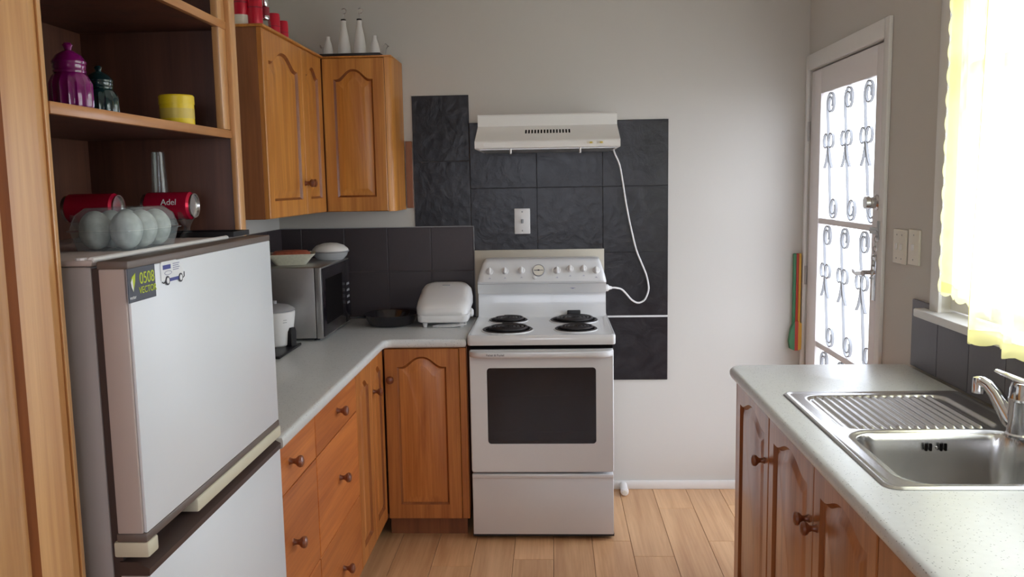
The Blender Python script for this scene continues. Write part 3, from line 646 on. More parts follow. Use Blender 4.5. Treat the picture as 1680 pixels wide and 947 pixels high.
# magnets on the refrigerator door
mg = thing('fridge_magnet', 'slate grey magnet with lime lettering on refrigerator door', 'magnet', (FX, 1.447, 1.370))
b = B(); b.box(FX, FX+0.0015, 1.397, 1.497, 1.370, 1.428, 0.0006, 1); mk('card', b, 'sticker', mg)
F3 = lambda y, z: face_x(FX+0.0017, y, z)
text('number_print', '0508', 0.0285, F3(1.465, 1.407) @ Matrix.Diagonal((0.98, 1, 1, 1)), 'lime', mg)
text('word_print', 'VECTOR', 0.0165, F3(1.466, 1.387) @ Matrix.Diagonal((1.03, 1, 1, 1)), 'lime', mg)
text('small_word_print', 'vector', 0.0085, F3(1.411, 1.3785) @ Matrix.Diagonal((1.0, 1, 1, 1)), 'white_print', mg)
b = B(F3(0, 0)); b.prism([(1.405, 1.405), (1.411, 1.413), (1.423, 1.419), (1.421, 1.405), (1.413, 1.388)], 0, 0.0005, lambda p, h: (p[0], p[1], h)); mk('leaf_print', b, 'lime', mg, smooth=0)
b = B(F3(0, 0)); b.prism([(1.405, 1.405), (1.411, 1.411), (1.412, 1.400), (1.413, 1.388), (1.407, 1.396)], 0.0004, 0.0009, lambda p, h: (p[0], p[1], h)); mk('leaf_print', b, 'white_print', mg, smooth=0)
mg = thing('fridge_magnet', 'white van-shaped magnet with blue print on refrigerator door', 'magnet', (FX, 1.57, 1.386))
b = B(F3(0, 0)); b.prism([(1.520, 1.394), (1.520, 1.424), (1.524, 1.428), (1.585, 1.428), (1.605, 1.416), (1.612, 1.406), (1.612, 1.394)], -0.0015, 0, lambda p, h: (p[0], p[1], h)); mk('card', b, 'white_print', mg, smooth=0)
b = B(F3(0, 0))
b.box(1.528, 1.560, 1.4135, 1.4215, 0, 0.0004); mk('logo_block', b, 'navy', mg, smooth=0)
b = B(F3(0, 0)); b.box(1.552, 1.592, 1.390, 1.396, 0.0, 0.0005); mk('sill_band', b, 'navy', mg, smooth=0)
b = B(F3(0, 0))
for i in range(4): b.box(1.570, 1.598-0.004*(i % 2), 1.4205-0.0037*i, 1.4222-0.0037*i, 0, 0.0004)
b.tube([(1.534+0.0145*(1+math.cos(a)), 1.4065+0.0036*math.sin(a), 0.0003) for a in [2*PI*i/20 for i in range(20)]], 0.0005, 4, closed=True); mk('small_print', b, 'grey_print', mg, smooth=0)
for y in (1.544, 1.600):
    b = B(F3(0, 0)); b.lathe([(0.0085, 0), (0.0085, 0.0010), (0.0055, 0.0011)], (y, 1.3925, 0), 'z', 18); w = mk('wheel', b, 'ink', mg)
    b = B(F3(0, 0)); b.lathe([(0.0055, 0.001), (0.0055, 0.0014)], (y, 1.3925, 0), 'z', 14); mk('hub', b, 'white_print', w)
b = B(F3(0, 0)); b.tube([(1.522, 1.392, 0.0003), (1.527, 1.389, 0.0003), (1.534, 1.391, 0.0003)], 0.0009, 5); mk('bumper_print', b, 'ink', mg); b = B(F3(0, 0)); b.tube([(1.609, 1.391, 0.0003), (1.616, 1.393, 0.0003), (1.617, 1.402, 0.0003)], 0.0009, 5); mk('bumper_print', b, 'ink', mg)

# ------------------------------------------------------------------ things on the refrigerator
FT = 1.4435
tag(mk('baking_tray', B().box(-0.93, -0.755, 2.02, 2.128, FT, FT+0.003).box(-0.93, -0.755, 2.02, 2.026, FT+0.003, FT+0.012).box(-0.93, -0.755, 2.122, 2.128, FT+0.003, FT+0.012).box(-0.93, -0.924, 2.026, 2.122, FT+0.003, FT+0.012).box(-0.761, -0.755, 2.026, 2.122, FT+0.003, FT+0.012), 'black', smooth=0),
    'flat black tray at far front corner of refrigerator top', 'tray')
# plastic punnet with round fruit
pn = thing('plastic_punnet', 'clear plastic punnet holding pale balls on refrigerator', 'punnet', (-0.858, 1.70, FT))
def pl(w, h, z, r=0.02): return [(-0.852+p[0], 1.70+p[1], z) for p in rrect(w, h, r, 4)]
b = B(); b.loft([pl(0.118, 0.192, FT), pl(0.134, 0.208, FT+0.036), pl(0.144, 0.218, FT+0.037), pl(0.144, 0.218, FT+0.0385)], True, False); mk('base_shell', b, 'clear', pn)
b = B(); b.loft([pl(0.144, 0.218, FT+0.0395), pl(0.136, 0.210, FT+0.0405), pl(0.126, 0.20, FT+0.068, 0.03), pl(0.10, 0.17, FT+0.0815, 0.03)], False, True); mk('lid_shell', b, 'clear', pn)
for i, (x, lab) in enumerate(((-0.8215, 'front'), (-0.8825, 'rear'))):
    for j, y in enumerate((1.638, 1.700, 1.762)):
        nm = ('nearest', 'middle', 'farthest')[j]
        b = B(); r = 0.0298
        b.lathe([(r*math.sin(a), FT+0.0385-0.0375*math.cos(a)) for a in [PI*q/12+0.02*(q == 0)-0.02*(q == 12) for q in range(13)]], (x, y, 0), 'z', 28, rib=lambda a, h: 0.03*math.cos(9*a+h*90))
        tag(mk('pale_ball', b, 'pear'), 'pale mottled egg-shaped ball, %s in the %s row of the punnet' % (nm, lab), 'ball', 'balls in the plastic punnet')
# cans lying on clear stands
def can(name, label, x0, x1, y, z, r, mat, ends=1):
    c = thing(name, label, 'can', ((x0+x1)/2, y, z-r), 'drink cans on the refrigerator')
    L = x1-x0
    b = B(); b.lathe([(r*0.80, 0.004), (r*0.99, 0.010), (r, 0.014), (r, L-0.014), (r*0.99, L-0.010), (r*0.82, L-0.004)], (x0, y, z), 'x', 28, False, False); mk('body', b, mat, c)
    for xa, sg in ((x0, 1), (x1, -1)):
        b = B(); b.lathe([(r*0.84, 0.006*sg), (r*0.88, 0.0), (r*0.82, 0.0), (r*0.77, 0.005*sg), (0.001, 0.005*sg)], (xa, y, z), 'x', 28, False, True); mk('rim', b, 'steel', c)
    return c
def stand(label, xc, y):
    b = B()
    for x in (xc-0.035, xc+0.035):
        b.loft([[(x+dx, y+p[0], FT+p[1]) for p in [(-0.034, 0), (0.034, 0), (0.030, 0.008), (0.010, 0.016), (0.009, 0.024), (0.036, 0.044), (0.040, 0.062), (0.034, 0.060), (0.018, 0.047), (0, 0.0415), (-0.018, 0.047), (-0.034, 0.060), (-0.040, 0.062), (-0.036, 0.044), (-0.009, 0.024), (-0.010, 0.016), (-0.030, 0.008)]] for dx in (-0.004, 0.004)])
    b.box(xc-0.035, xc+0.035, y-0.007, y+0.007, FT+0.016, FT+0.022)
    tag(mk('can_stand', b, 'tumbler', smooth=30), label, 'stand', 'clear stands on the refrigerator')
stand('clear plastic cradle under the bright red can', -0.905, 2.03)
c1 = can('drink_can', 'bright red drink can lying on clear cradle at far side of refrigerator', -0.967, -0.847, 2.03, FT+0.0425+0.033, 0.033, 'red_can')
FC = frame((-0.895, 2.03-0.0334, FT+0.0785), (1, 0, 0), (0, 0, 1), (0, -1, 0))
text('can_print', 'Adel', 0.020, frame((-0.897, 2.03-0.0325, FT+0.0845), (1, 0, 0), (0, 0.17, 0.985), (0, -0.985, 0.17)), 'white_print', c1)
stand('clear plastic cradle under the red can behind the punnet', -1.02, 1.90)
can('drink_can', 'dark red drink can lying behind the plastic punnet', -1.085, -0.965, 1.90, FT+0.0425+0.033, 0.033, 'red_can')
def flute(label, x, y, h, r0, r1):
    b = B(); b.lathe([(r1*1.05, 0), (r1*1.1, 0.004), (r1*1.02, 0.01), (r0, h), (r0*0.9, h), (r1*0.85, 0.016)], (x, y, FT), 'z', 20, True, True)
    tag(mk('tall_glass', b, 'tumbler'), label, 'glass', 'tall glasses on the refrigerator')
flute('tall slim clear glass standing behind the bright red can', -0.955, 2.085, 0.205, 0.015, 0.024)
flute('tall slim clear glass standing in shadow beside the pantry post', -1.125, 1.835, 0.18, 0.015, 0.024)
# ------------------------------------------------------------------ things on the pantry shelf
SZ0 = 1.7015
def jar(label, x, y, h, r, mat):
    t = thing('lidded_jar', label, 'jar', (x, y, SZ0), 'coloured glass jars on the shelf')
    b = B(); b.lathe([(r*0.86, 0), (r*0.95, 0.004), (r, h*0.12), (r*1.0, h*0.42), (r*0.86, h*0.53), (r*0.72, h*0.57)], (x, y, SZ0), 'z', 48, rib=lambda a, hh: (0.05*math.cos(16*a) if hh < h*0.45 else 0.0)); mk('body', b, mat, t)
    b = B(); b.lathe([(r*0.78, h*0.57), (r*0.80, h*0.60), (r*0.76, h*0.62), (r*0.80, h*0.65), (r*0.78, h*0.70)], (x, y, SZ0), 'z', 32); mk('neck_ring', b, mat, t)
    b = B(); b.lathe([(r*0.82, h*0.70), (r*0.84, h*0.73), (r*0.62, h*0.82), (r*0.30, h*0.88), (r*0.16, h*0.90), (r*0.20, h*0.94), (r*0.26, h*0.97), (r*0.16, h*1.0), (0.001, h*1.003)], (x, y, SZ0), 'z', 32); mk('lid', b, mat, t)
jar('purple glass jar with domed lid on the pantry shelf', -0.889, 1.60, 0.128, 0.036, 'purple')
jar('dark teal glass jar with domed lid on the pantry shelf', -0.918, 1.76, 0.108, 0.033, 'teal')
t = thing('yellow_tin', 'yellow tin with printed band on the pantry shelf', 'tin', (-0.842, 1.95, SZ0))
b = B(); b.lathe([(0.036, 0), (0.037, 0.002), (0.037, 0.052)], (-0.842, 1.95, SZ0), 'z', 32); mk('body', b, 'yellow', t)
b = B(); b.lathe([(0.0373, 0.014), (0.0373, 0.036)], (-0.842, 1.95, SZ0), 'z', 32, False, False); mk('printed_band', b, 'yellow_pale', t)
b = B(); b.lathe([(0.0382, 0.046), (0.0382, 0.063), (0.036, 0.066), (0.001, 0.066)], (-0.842, 1.95, SZ0), 'z', 32); mk('lid', b, 'yellow', t)

# ------------------------------------------------------------------ things on the wall cabinets
CT = UZ1+0.0105
def tin(label, x, y, r, h, z=CT, base=0):
    t = thing('red_canister', label, 'canister', (x, y, z), 'red canisters on the wall cabinet')
    b = B(); b.lathe([(r*0.97, base), (r, base+0.003), (r, h-0.012), (r*0.96, h-0.010), (r*0.96, h-0.003), (r*0.9, h), (0.001, h)], (x, y, z), 'z', 28); mk('body', b, 'red', t)
    b = B(); b.lathe([(r*1.012, h*0.42), (r*1.012, h*0.45)], (x, y, z), 'z', 28, False, False); mk('band', b, 'maroon', t)
    return t
t = tin('tall red canister on a pale base, nearest the pantry', -1.135, 3.235, 0.031, 0.19, CT, 0.038)
b = B(); b.lathe([(0.032, 0), (0.032, 0.038)], (-1.135, 3.235, CT), 'z', 28); mk('pale_base', b, 'cream_plastic', t)
tin('tall red canister at the near corner of the wall cabinet', -1.086, 3.245, 0.0285, 0.15)
t = thing('pepper_mill', 'steel and clear mill with maroon collar between the red canisters', 'mill', (-1.085, 3.36, CT))
b = B(); b.lathe([(0.021, 0), (0.020, 0.035), (0.015, 0.045)], (-1.085, 3.36, CT), 'z', 20); mk('body', b, 'tumbler', t)
b = B(); b.lathe([(0.016, 0.045), (0.017, 0.048), (0.017, 0.058), (0.014, 0.060)], (-1.085, 3.36, CT), 'z', 20); mk('ring', b, 'chrome', t)
b = B(); b.lathe([(0.0165, 0.060), (0.0165, 0.090)], (-1.085, 3.36, CT), 'z', 20); mk('collar', b, 'maroon', t)
b = B(); b.lathe([(0.007, 0.090), (0.012, 0.098), (0.012, 0.118), (0.006, 0.125)], (-1.085, 3.36, CT), 'z', 20); mk('cap', b, 'chrome', t)
tin('short red canister in front of the mill', -1.088, 3.475, 0.0235, 0.088)
tin('shortest red canister, farthest from the pantry', -1.092, 3.60, 0.022, 0.082)
# wire tray with white bottles
TRZ = UZ1+0.0085
t = thing('serving_tray', 'flat black tray with wire handles on the wall cabinet', 'tray', (-0.915, 4.11, TRZ))
b = B(); b.box(-1.052, -0.772, 4.005, 4.215, TRZ, TRZ+0.012, 0.003); mk('base', b, 'black', t)
for x, sg in ((-1.046, -1), (-0.778, 1)):
    pts = [(x, 4.06, TRZ+0.008), (x+sg*0.006, 4.06, TRZ+0.05), (x+sg*0.018, 4.075, TRZ+0.062), (x+sg*0.025, 4.10, TRZ+0.055), (x+sg*0.025, 4.12, TRZ+0.055), (x+sg*0.018, 4.145, TRZ+0.062), (x+sg*0.006, 4.16, TRZ+0.05), (x, 4.16, TRZ+0.008)]
    b = B(); b.tube(pts, 0.0018, 6); mk('handle', b, 'steel_dull', t)
BZ = TRZ+0.0125
def bottle(label, x, y, h, rb, rn, stop):
    t = thing('white_bottle', label, 'bottle', (x, y, BZ), 'white bottles on the black tray')
    b = B(); b.lathe([(rb*0.95, 0), (rb, 0.004), (rb*0.93, h*0.25), (rb*0.72, h*0.55), (rn*1.05, h*0.85), (rn, h*0.92), (rn*1.08, h), (rn*0.6, h)], (x, y, BZ), 'z', 28); mk('body', b, 'ceramic', t)
    if stop:
        b = B(); b.lathe([(rn*0.9, h), (rn*1.1, h+0.003), (rn*1.0, h+0.007), (0.002, h+0.009)], (x, y, BZ), 'z', 16); s = mk('stopper', b, 'black', t)
        pts = [(x, y, BZ+h+0.008), (x+0.001, y, BZ+h+0.026), (x-0.002, y, BZ+h+0.034)]
        pts += [(x+stop*0.003+0.0105*math.cos(a), y, BZ+h+0.045+0.0115*math.sin(a)) for a in [-2.2+i*0.45 for i in range(12)]]
        b = B(); b.tube(pts, 0.0022, 6); mk('wire_loop', b, 'chrome', s)
bottle('small white tapered bottle, leftmost on the black tray', -1.030, 4.09, 0.088, 0.0245, 0.0095, 0)
bottle('tall white oil bottle with wire stopper, left of the two tall ones', -0.957, 4.10, 0.160, 0.030, 0.0115, 1)
bottle('tall white oil bottle with wire stopper, right of the two tall ones', -0.883, 4.10, 0.160, 0.030, 0.0115, 2)
bottle('small white tapered bottle, rightmost on the black tray', -0.812, 4.09, 0.088, 0.0245, 0.0095, 0)
# ------------------------------------------------------------------ things on the left worktop
WT = 0.9005
MX, MY0, MY1, MZ0, MZ1 = -0.978, 3.612, 4.115, WT+0.012, 1.218
t = thing('microwave', 'stainless microwave with dark glass door in the worktop corner', 'microwave', (-1.16, 3.86, WT))
b = B(); b.box(-1.343, MX-0.034, MY0, MY1, MZ0, MZ1, 0.004); mk('body', b, 'steel_dull', t)
b = B(); b.box(MX-0.032, MX-0.004, MY0-0.001, MY1+0.001, MZ0, MZ1, 0.003); mk('front_frame', b, 'steel_dull', t)
b = B(); b.box(MX-0.004, MX, MY0+0.004, MY1-0.105, MZ0+0.006, MZ1-0.006, 0.002); dr = mk('door', b, 'dark_pan', t)
b = B(); b.box(MX, MX+0.0008, MY0+0.05, MY1-0.16, MZ0+0.055, MZ1-0.055); mk('window', b, 'void', dr, smooth=0)
b = B(); b.box(MX-0.004, MX, MY1-0.103, MY1-0.002, MZ0+0.006, MZ1-0.006, 0.002); cp = mk('control_panel', b, 'dark_pan', t)
for i in range(4):
    b = B(); b.box(MX, MX+0.002, MY1-0.075, MY1-0.03, MZ1-0.125-0.030*i, MZ1-0.114-0.030*i, 0.001); mk('button', b, 'grey_plastic', cp)
for x in (-1.31, -1.02):
    for y in (MY0+0.04, MY1-0.04):
        b = B(); b.lathe([(0.013, 0), (0.013, 0.013)], (x, y, WT), 'z', 12); mk('foot', b, 'black', t)
# patterned dish and lidded dish on the microwave
DZ = MZ1+0.0008
t = thing('serving_dish', 'shallow patterned oblong dish on top of the microwave', 'dish', (-1.155, 3.765, DZ))
def dl_(w, h, z, r=0.02): return [(-1.160+p[0]*math.cos(0.25)-p[1]*math.sin(0.25), 3.785+p[0]*math.sin(0.25)+p[1]*math.cos(0.25), z) for p in rrect(w, h, r, 5)]
b = B(); b.loft([dl_(0.13, 0.11, DZ), dl_(0.18, 0.15, DZ+0.030), dl_(0.212, 0.178, DZ+0.046), dl_(0.214, 0.180, DZ+0.049), dl_(0.200, 0.168, DZ+0.048), dl_(0.168, 0.142, DZ+0.032), dl_(0.12, 0.10, DZ+0.006)], True, True); mk('body', b, 'paper', t)
b = B(); b.loft([dl_(0.166, 0.14, DZ+0.0335), dl_(0.168, 0.142, DZ+0.046), dl_(0.14, 0.115, DZ+0.058), dl_(0.08, 0.06, DZ+0.062)], True, True); mk('contents', b, 'red_food', t)
t = thing('covered_dish', 'round white covered dish standing at the back of the microwave', 'dish', (-1.045, 4.02, DZ))
cc = (-1.042, 4.015, DZ)
b = B(); b.lathe([(0.060, 0.0), (0.078, 0.020), (0.082, 0.032), (0.084, 0.034), (0.080, 0.036)], cc, 'z', 36); mk('base', b, 'sheen_glass', t)
b = B(); b.lathe([(0.084, 0.036), (0.086, 0.040), (0.082, 0.050), (0.064, 0.066), (0.034, 0.076), (0.001, 0.079)], cc, 'z', 36); mk('lid', b, 'ceramic', t)
b = B(); b.lathe([(0.0865, 0.036), (0.088, 0.038), (0.0865, 0.041)], cc, 'z', 36, False, False); mk('rim', b, 'grey_plastic', t)
# rice cooker
c = (-1.146, 3.475, WT+0.012)
t = thing('rice_cooker', 'white rice cooker with dark lid beside the refrigerator edge', 'rice cooker', (c[0], c[1], WT+0.012))
b = B(); b.lathe([(0.060, 0), (0.066, 0.006), (0.072, 0.05), (0.082, 0.12), (0.083, 0.138), (0.078, 0.142)], c, 'z', 40); mk('pot', b, 'plastic', t)
b = B(); b.lathe([(0.080, 0.142), (0.084, 0.146), (0.080, 0.152), (0.062, 0.164), (0.03, 0.170), (0.012, 0.172), (0.012, 0.184), (0.001, 0.186)], c, 'z', 40); mk('lid', b, 'grey_plastic', t)
b = B(frame((c[0]+0.070, c[1]-0.018, c[2]), (0.25, 0.968, 0), (0, 0, 1), (0.968, -0.25, 0)))
b.loft([[(p[0]*s_, p[1], z) for p in [(-0.017, 0.0), (0.017, 0.0), (0.019, 0.06), (0.010, 0.076), (-0.012, 0.076), (-0.019, 0.06)]] for z, s_ in ((-0.02, 1.0), (0.012, 1.0), (0.016, 0.8))]); mk('switch_panel', b, 'black', t)
b = B(frame((c[0]+0.060, c[1]-0.055, c[2]+0.10), (0.66, 0.75, 0), (0, 0, 1), (0.75, -0.66, 0)))
b.box(-0.008, 0.008, 0.0, 0.002, -0.002, 0.0015); b.box(-0.006, 0.008, 0.010, 0.012, -0.002, 0.0015); mk('mark', b, 'grey_plastic', t, smooth=0)
b = B(); b.box(-1.21, -1.055, 3.235, 3.53, WT, WT+0.0115, 0.003); tag(mk('placemat', b, 'black'), 'dark flat mat under the rice cooker', 'mat')
# frying pan
c = (-0.770, 4.045, WT)
t = thing('frying_pan', 'black non-stick frying pan between microwave and white grill', 'pan', c)
b = B(); b.lathe([(0.095, 0.001), (0.104, 0.006), (0.128, 0.052), (0.131, 0.054), (0.128, 0.056), (0.124, 0.052), (0.100, 0.009), (0.001, 0.007)], c, 'z', 40); mk('bowl', b, 'dark_pan', t)
b = B(); b.tube([(c[0]-0.115, c[1]-0.03, WT+0.040), (c[0]-0.15, c[1]-0.048, WT+0.046), (c[0]-0.185, c[1]-0.066, WT+0.048)], [0.008, 0.009, 0.009], 8, sec=[(math.cos(a)*0.7, math.sin(a)*1.3) for a in [2*PI*i/10 for i in range(10)]]); mk('handle', b, 'black', t)
# contact grill
gx, gy = -0.512, 4.06
t = thing('contact_grill', 'white electric contact grill with sloping lid beside the cooker', 'grill', (gx, gy, WT))
def gl(w, d, z, dy=0, r=0.03): return [(gx+p[0], gy+dy+p[1], z) for p in rrect(w, d, min(r, d/2.1), 6)]
b = B(); b.loft([gl(0.215, 0.24, WT+0.022), gl(0.232, 0.256, WT+0.027), gl(0.240, 0.264, WT+0.054), gl(0.236, 0.260, WT+0.058)]); mk('base', b, 'plastic', t)
b = B(); b.loft([gl(0.228, 0.246, WT+0.058), gl(0.228, 0.246, WT+0.068)]); mk('plate_gap', b, 'black', t)
b = B()
def lid(z, w, d, sl, r=0.045): return [(gx+p[0], gy+p[1], z+sl*(p[1]+0.13)) for p in rrect(w, d, r, 7)]
b.loft([lid(WT+0.056, 0.238, 0.262, 0.10), lid(WT+0.060, 0.246, 0.268, 0.12), lid(WT+0.082, 0.250, 0.270, 0.17, 0.055), lid(WT+0.098, 0.240, 0.256, 0.28, 0.06), lid(WT+0.106, 0.212, 0.222, 0.34, 0.055), lid(WT+0.108, 0.17, 0.17, 0.37, 0.05)])
ld = mk('lid', b, 'plastic', t, smooth=50)
b = B(); b.box(gx-0.018, gx+0.018, gy+0.052, gy+0.059, WT+0.1755, WT+0.1795, 0.001); mk('logo_print', b, 'grey_plastic', ld)
b = B(); b.lathe([(0.018, 0), (0.020, 0.014), (0.012, 0.020)], (gx+0.114, gy+0.0, WT+0.052), 'x', 18); mk('dial', b, 'plastic', t)
for x in (gx-0.085, gx+0.085):
    for y in (gy-0.095, gy+0.095):
        b = B(); b.lathe([(0.009, 0), (0.013, 0.024)], (x, y, WT), 'z', 12); mk('foot', b, 'plastic', t)
b = B(); b.tube([(gx+0.10, gy-0.06, WT+0.03), (gx+0.108, gy-0.12, WT+0.014), (gx+0.06, gy-0.125, WT+0.008), (gx-0.02, gy-0.123, WT+0.005), (gx-0.045, gy-0.110, WT+0.005), (gx-0.02, gy-0.09, WT+0.006), (gx+0.04, gy-0.10, WT+0.01), (gx+0.10, gy-0.105, WT+0.014)], 0.0035, 8); mk('power_cord', b, 'plastic', t)

# ------------------------------------------------------------------ cooker
SX0, SX1, SYF, SYB = -0.364, 0.257, 3.640, 4.262
HT = 0.917
t = thing('cooker', 'white freestanding electric cooker with four burners and oven', 'cooker', (-0.053, 3.95, 0))
b = B(); b.box(SX0+0.004, SX1-0.004, SYF+0.055, SYB-0.02, 0.03, 0.875, 0.002); mk('body', b, 'enamel', t)
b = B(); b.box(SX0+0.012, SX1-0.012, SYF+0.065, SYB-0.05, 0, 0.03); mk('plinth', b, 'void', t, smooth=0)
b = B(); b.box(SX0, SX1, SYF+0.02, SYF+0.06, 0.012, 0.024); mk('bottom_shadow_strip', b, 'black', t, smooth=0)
# hob: dished top with raised rim
def hb(d, z, yb=0): return [(-0.0525+p[0], 3.93+p[1], z) for p in rrect(SX1-SX0+0.010-2*d, 0.618-2*d, 0.015, 4)]
b = B(); b.loft([hb(0.002, 0.874), hb(0, 0.878), hb(0, 0.911), hb(0.004, HT), hb(0.014, HT), hb(0.020, HT-0.005), hb(0.05, HT-0.006)]); hob = mk('hob', b, 'enamel', t, smooth=50)
ZH = HT-0.006
def burner(x, y, r, coilr, tabbed=False):
    b = B(); b.lathe([(r*1.0, 0), (r*1.0, 0.005), (r*0.95, 0.008), (r*0.90, 0.006), (r*0.88, 0.0)], (x, y, ZH), 'z', 40, False, False); o = mk('burner', b, 'coil', t)
    b = B(); b.lathe([(r*1.05, 0), (r*1.045, 0.0035), (r*0.99, 0.004)], (x, y, ZH), 'z', 40, False, False); mk('trim_ring', b, 'enamel', o)
    b = B(); b.lathe([(r*0.9, 0.001), (0.001, 0.0012)], (x, y, ZH), 'z', 32, False, True); mk('drip_pan', b, 'void', o)
    pts = []; n = 150; turns = 4.3
    for i in range(n+1):
        a = 2*PI*turns*i/n; rr = coilr*(0.16+0.84*i/n); pts.append((x+rr*math.cos(a), y+rr*math.sin(a), ZH+0.012))
    b = B(); b.tube(pts, coilr*0.072, 6, up=(0, 0, 1)); mk('coil', b, 'coil', o)
    if tabbed:
        b = B(); b.box(x-0.030, x+0.034, y+r*0.80, y+r*0.98, ZH+0.006, ZH+0.034, 0.004); mk('tab', b, 'black', o)
burner(-0.213, 4.062, 0.092, 0.073)
burner(-0.2035, 3.797, 0.112, 0.090)
burner(0.098, 4.050, 0.112, 0.090, True)
burner(0.1005, 3.800, 0.094, 0.075)
# back panel, console
XA, XB = SX0+0.002, SX1-0.002
b = B(); b.loft([[(x, y, z) for y, z in [(4.150, HT-0.01), (4.165, 0.945), (4.172, 1.03), (4.172, 1.10), (SYB, 1.10), (SYB, HT-0.01)]] for x in (XA, XB)]); mk('back_panel', b, 'enamel', t, smooth=20)
b = B(); b.loft([[(x, y, z) for y, z in [(4.150, 1.030), (4.130, 1.078), (4.172, 1.085), (4.172, 1.030)]] for x in (XA, XB)]); mk('console_underside', b, 'enamel', t, smooth=20)
prof = [(4.120, 1.079), (4.106, 1.083), (4.100, 1.092), (4.112, 1.130), (4.134, 1.180), (4.146, 1.193), (4.165, 1.198), (4.240, 1.198), (4.240, 1.079)]
L = []
for x, sh in ((XA, 0.0), (XA+0.004, 0.5), (XA+0.014, 0.92), (XA+0.03, 1.0), (XB-0.03, 1.0), (XB-0.014, 0.92), (XB-0.004, 0.5), (XB, 0.0)):
    L.append([(x+(0.030*((z-1.079)/0.119)**1.6)*(1 if x < -0.05 else -1), y+(1-sh)*0.012 if y < 4.15 else y, z-(1-sh)*0.006*(z > 1.1)) for y, z in prof])
b = B(); b.loft(L); con = mk('console', b, 'enamel', t, smooth=40)
sl = Vector((0, 0.0467, 0.1010)).normalized(); nrm = Vector((0, -sl.z, sl.y))
def onc(x, z): return frame((x, 4.100+(z-1.092)*(0.034/0.088)-0.0015, z), (1, 0, 0), tuple(sl), tuple(nrm))
for x, z in ((-0.301, 1.140), (-0.228, 1.141), (-0.149, 1.143), (0.021, 1.141), (0.083, 1.148), (0.147, 1.148), (0.207, 1.140)):
    fm = onc(x, z)
    b = B(fm); b.lathe([(0.0165, 0), (0.0165, 0.004), (0.014, 0.008)], (0, 0, 0), 'z', 20)
    b.loft([[(p[0], p[1], h) for p in rrect(w_, 0.030, w_*0.45, 4)] for h, w_ in ((0.006, 0.013), (0.020, 0.011), (0.023, 0.006))]); kb = mk('knob', b, 'plastic', con)
    b = B(fm); b.box(-0.002, 0.002, 0.0165, 0.0205, 0.0, 0.0012); mk('pointer_mark', b, 'ink', kb, smooth=0)
    fm2 = onc(x, z-0.032); b = B(fm2); b.box(-0.006, 0.006, -0.0016, -0.0004, 0.0, 0.0009); b.box(-0.002, 0.003, 0.001, 0.0035, 0.0, 0.0009); mk('dial_print', b, 'grey_print', con, smooth=0)
fm = onc(-0.067, 1.143)
b = B(fm); b.lathe([(0.030, 0), (0.030, 0.004), (0.027, 0.006), (0.026, 0.004)], (0, 0, 0), 'z', 36); clk = mk('clock', b, 'grey_plastic', con)
b = B(fm); b.lathe([(0.0262, 0.004), (0.0262, 0.0046)], (0, 0, 0), 'z', 36); mk('clock_face', b, 'cream_plastic', clk)
b = B(fm); b.box(-0.022, 0.022, -0.0012, 0.0012, 0.0047, 0.0056); b.box(-0.004, 0.004, -0.003, 0.003, 0.0047, 0.006); mk('clock_hand', b, 'ink', clk, smooth=0)
b = B(onc(-0.086, 1.110)); b.lathe([(0.008, 0), (0.007, 0.010)], (0, 0, 0), 'z', 14); mk('set_button', b, 'plastic', con)
b = B(); b.box(0.083, 0.108, 4.139, 4.1425, 1.0535, 1.0565, 0.001); b.box(0.090, 0.101, 4.139, 4.1425, 1.0505, 1.0535, 0.001); mk('badge', b, 'grey_print', t)
b = B(); b.box(-0.385, 0.254, 4.266, 4.274, 0.90, 1.232, 0.002); mk('splash_sheet', b, 'beige_metal', t)
b = B(); b.lathe([(0.017, 0), (0.017, 0.012), (0.010, 0.020), (0.006, 0.034)], (XB, 4.205, 1.045), 'x', 16); mk('plug', b, 'plastic', t)
# oven door
b = B(); b.box(SX0+0.006, SX1-0.006, SYF+0.012, SYF+0.054, 0.853, 0.876); mk('vent_gap', b, 'void', t, smooth=0)
OW = (-0.288, 0.180, 0.436, 0.772); D0, D1, DZa, DZb = SX0+0.002, SX1-0.002, 0.309, 0.852
out = rrect(D1-D0, DZb-DZa, 0.010, 4, (D0+D1)/2, (DZa+DZb)/2); hol = rrect(OW[1]-OW[0], OW[3]-OW[2], 0.014, 4, (OW[0]+OW[1])/2, (OW[2]+OW[3])/2)
b = B()
for y, d in ((SYF, 0.003), (SYF+0.05, 0.0)):
    o2 = [Vector((p[0], p[1], 0)) for p in inset(out, d)]; h2 = [Vector((p[0], p[1], 0)) for p in hol]
    vs = [b.v((p.x, y, p.y)) for p in o2+h2]
    for tr in tessellate_polygon([o2, h2]): b.f([vs[i] for i in tr])
b.loft([[(p[0], SYF, p[1]) for p in inset(out, 0.003)], [(p[0], SYF+0.003, p[1]) for p in out], [(p[0], SYF+0.05, p[1]) for p in out]], False, False)
b.loft([[(p[0], SYF, p[1]) for p in hol], [(p[0], SYF+0.05, p[1]) for p in hol]], False, False)
bmesh.ops.remove_doubles(b.bm, verts=b.bm.verts[:], dist=1e-5)
od = mk('oven_door', b, 'enamel_warm', t, smooth=30)
b = B(); b.loft([[(p[0], y, p[1]) for p in inset(hol, 0.0005)] for y in (SYF+0.003, SYF+0.007)]); mk('oven_glass', b, 'dark_glass', od)
b = B(); b.box(OW[0]-0.005, OW[1]+0.005, SYF+0.0505, SYF+0.053, OW[2]-0.005, OW[3]+0.005); mk('inner_panel', b, 'cavity', od, smooth=0)
b = B()
for z in (0.478, 0.640):
    b.tube([(OW[0]+0.03, SYF+0.04, z), (OW[1]-0.03, SYF+0.04, z)], 0.003, 6)
mk('oven_rack', b, 'steel', od)
b = B()
L = []
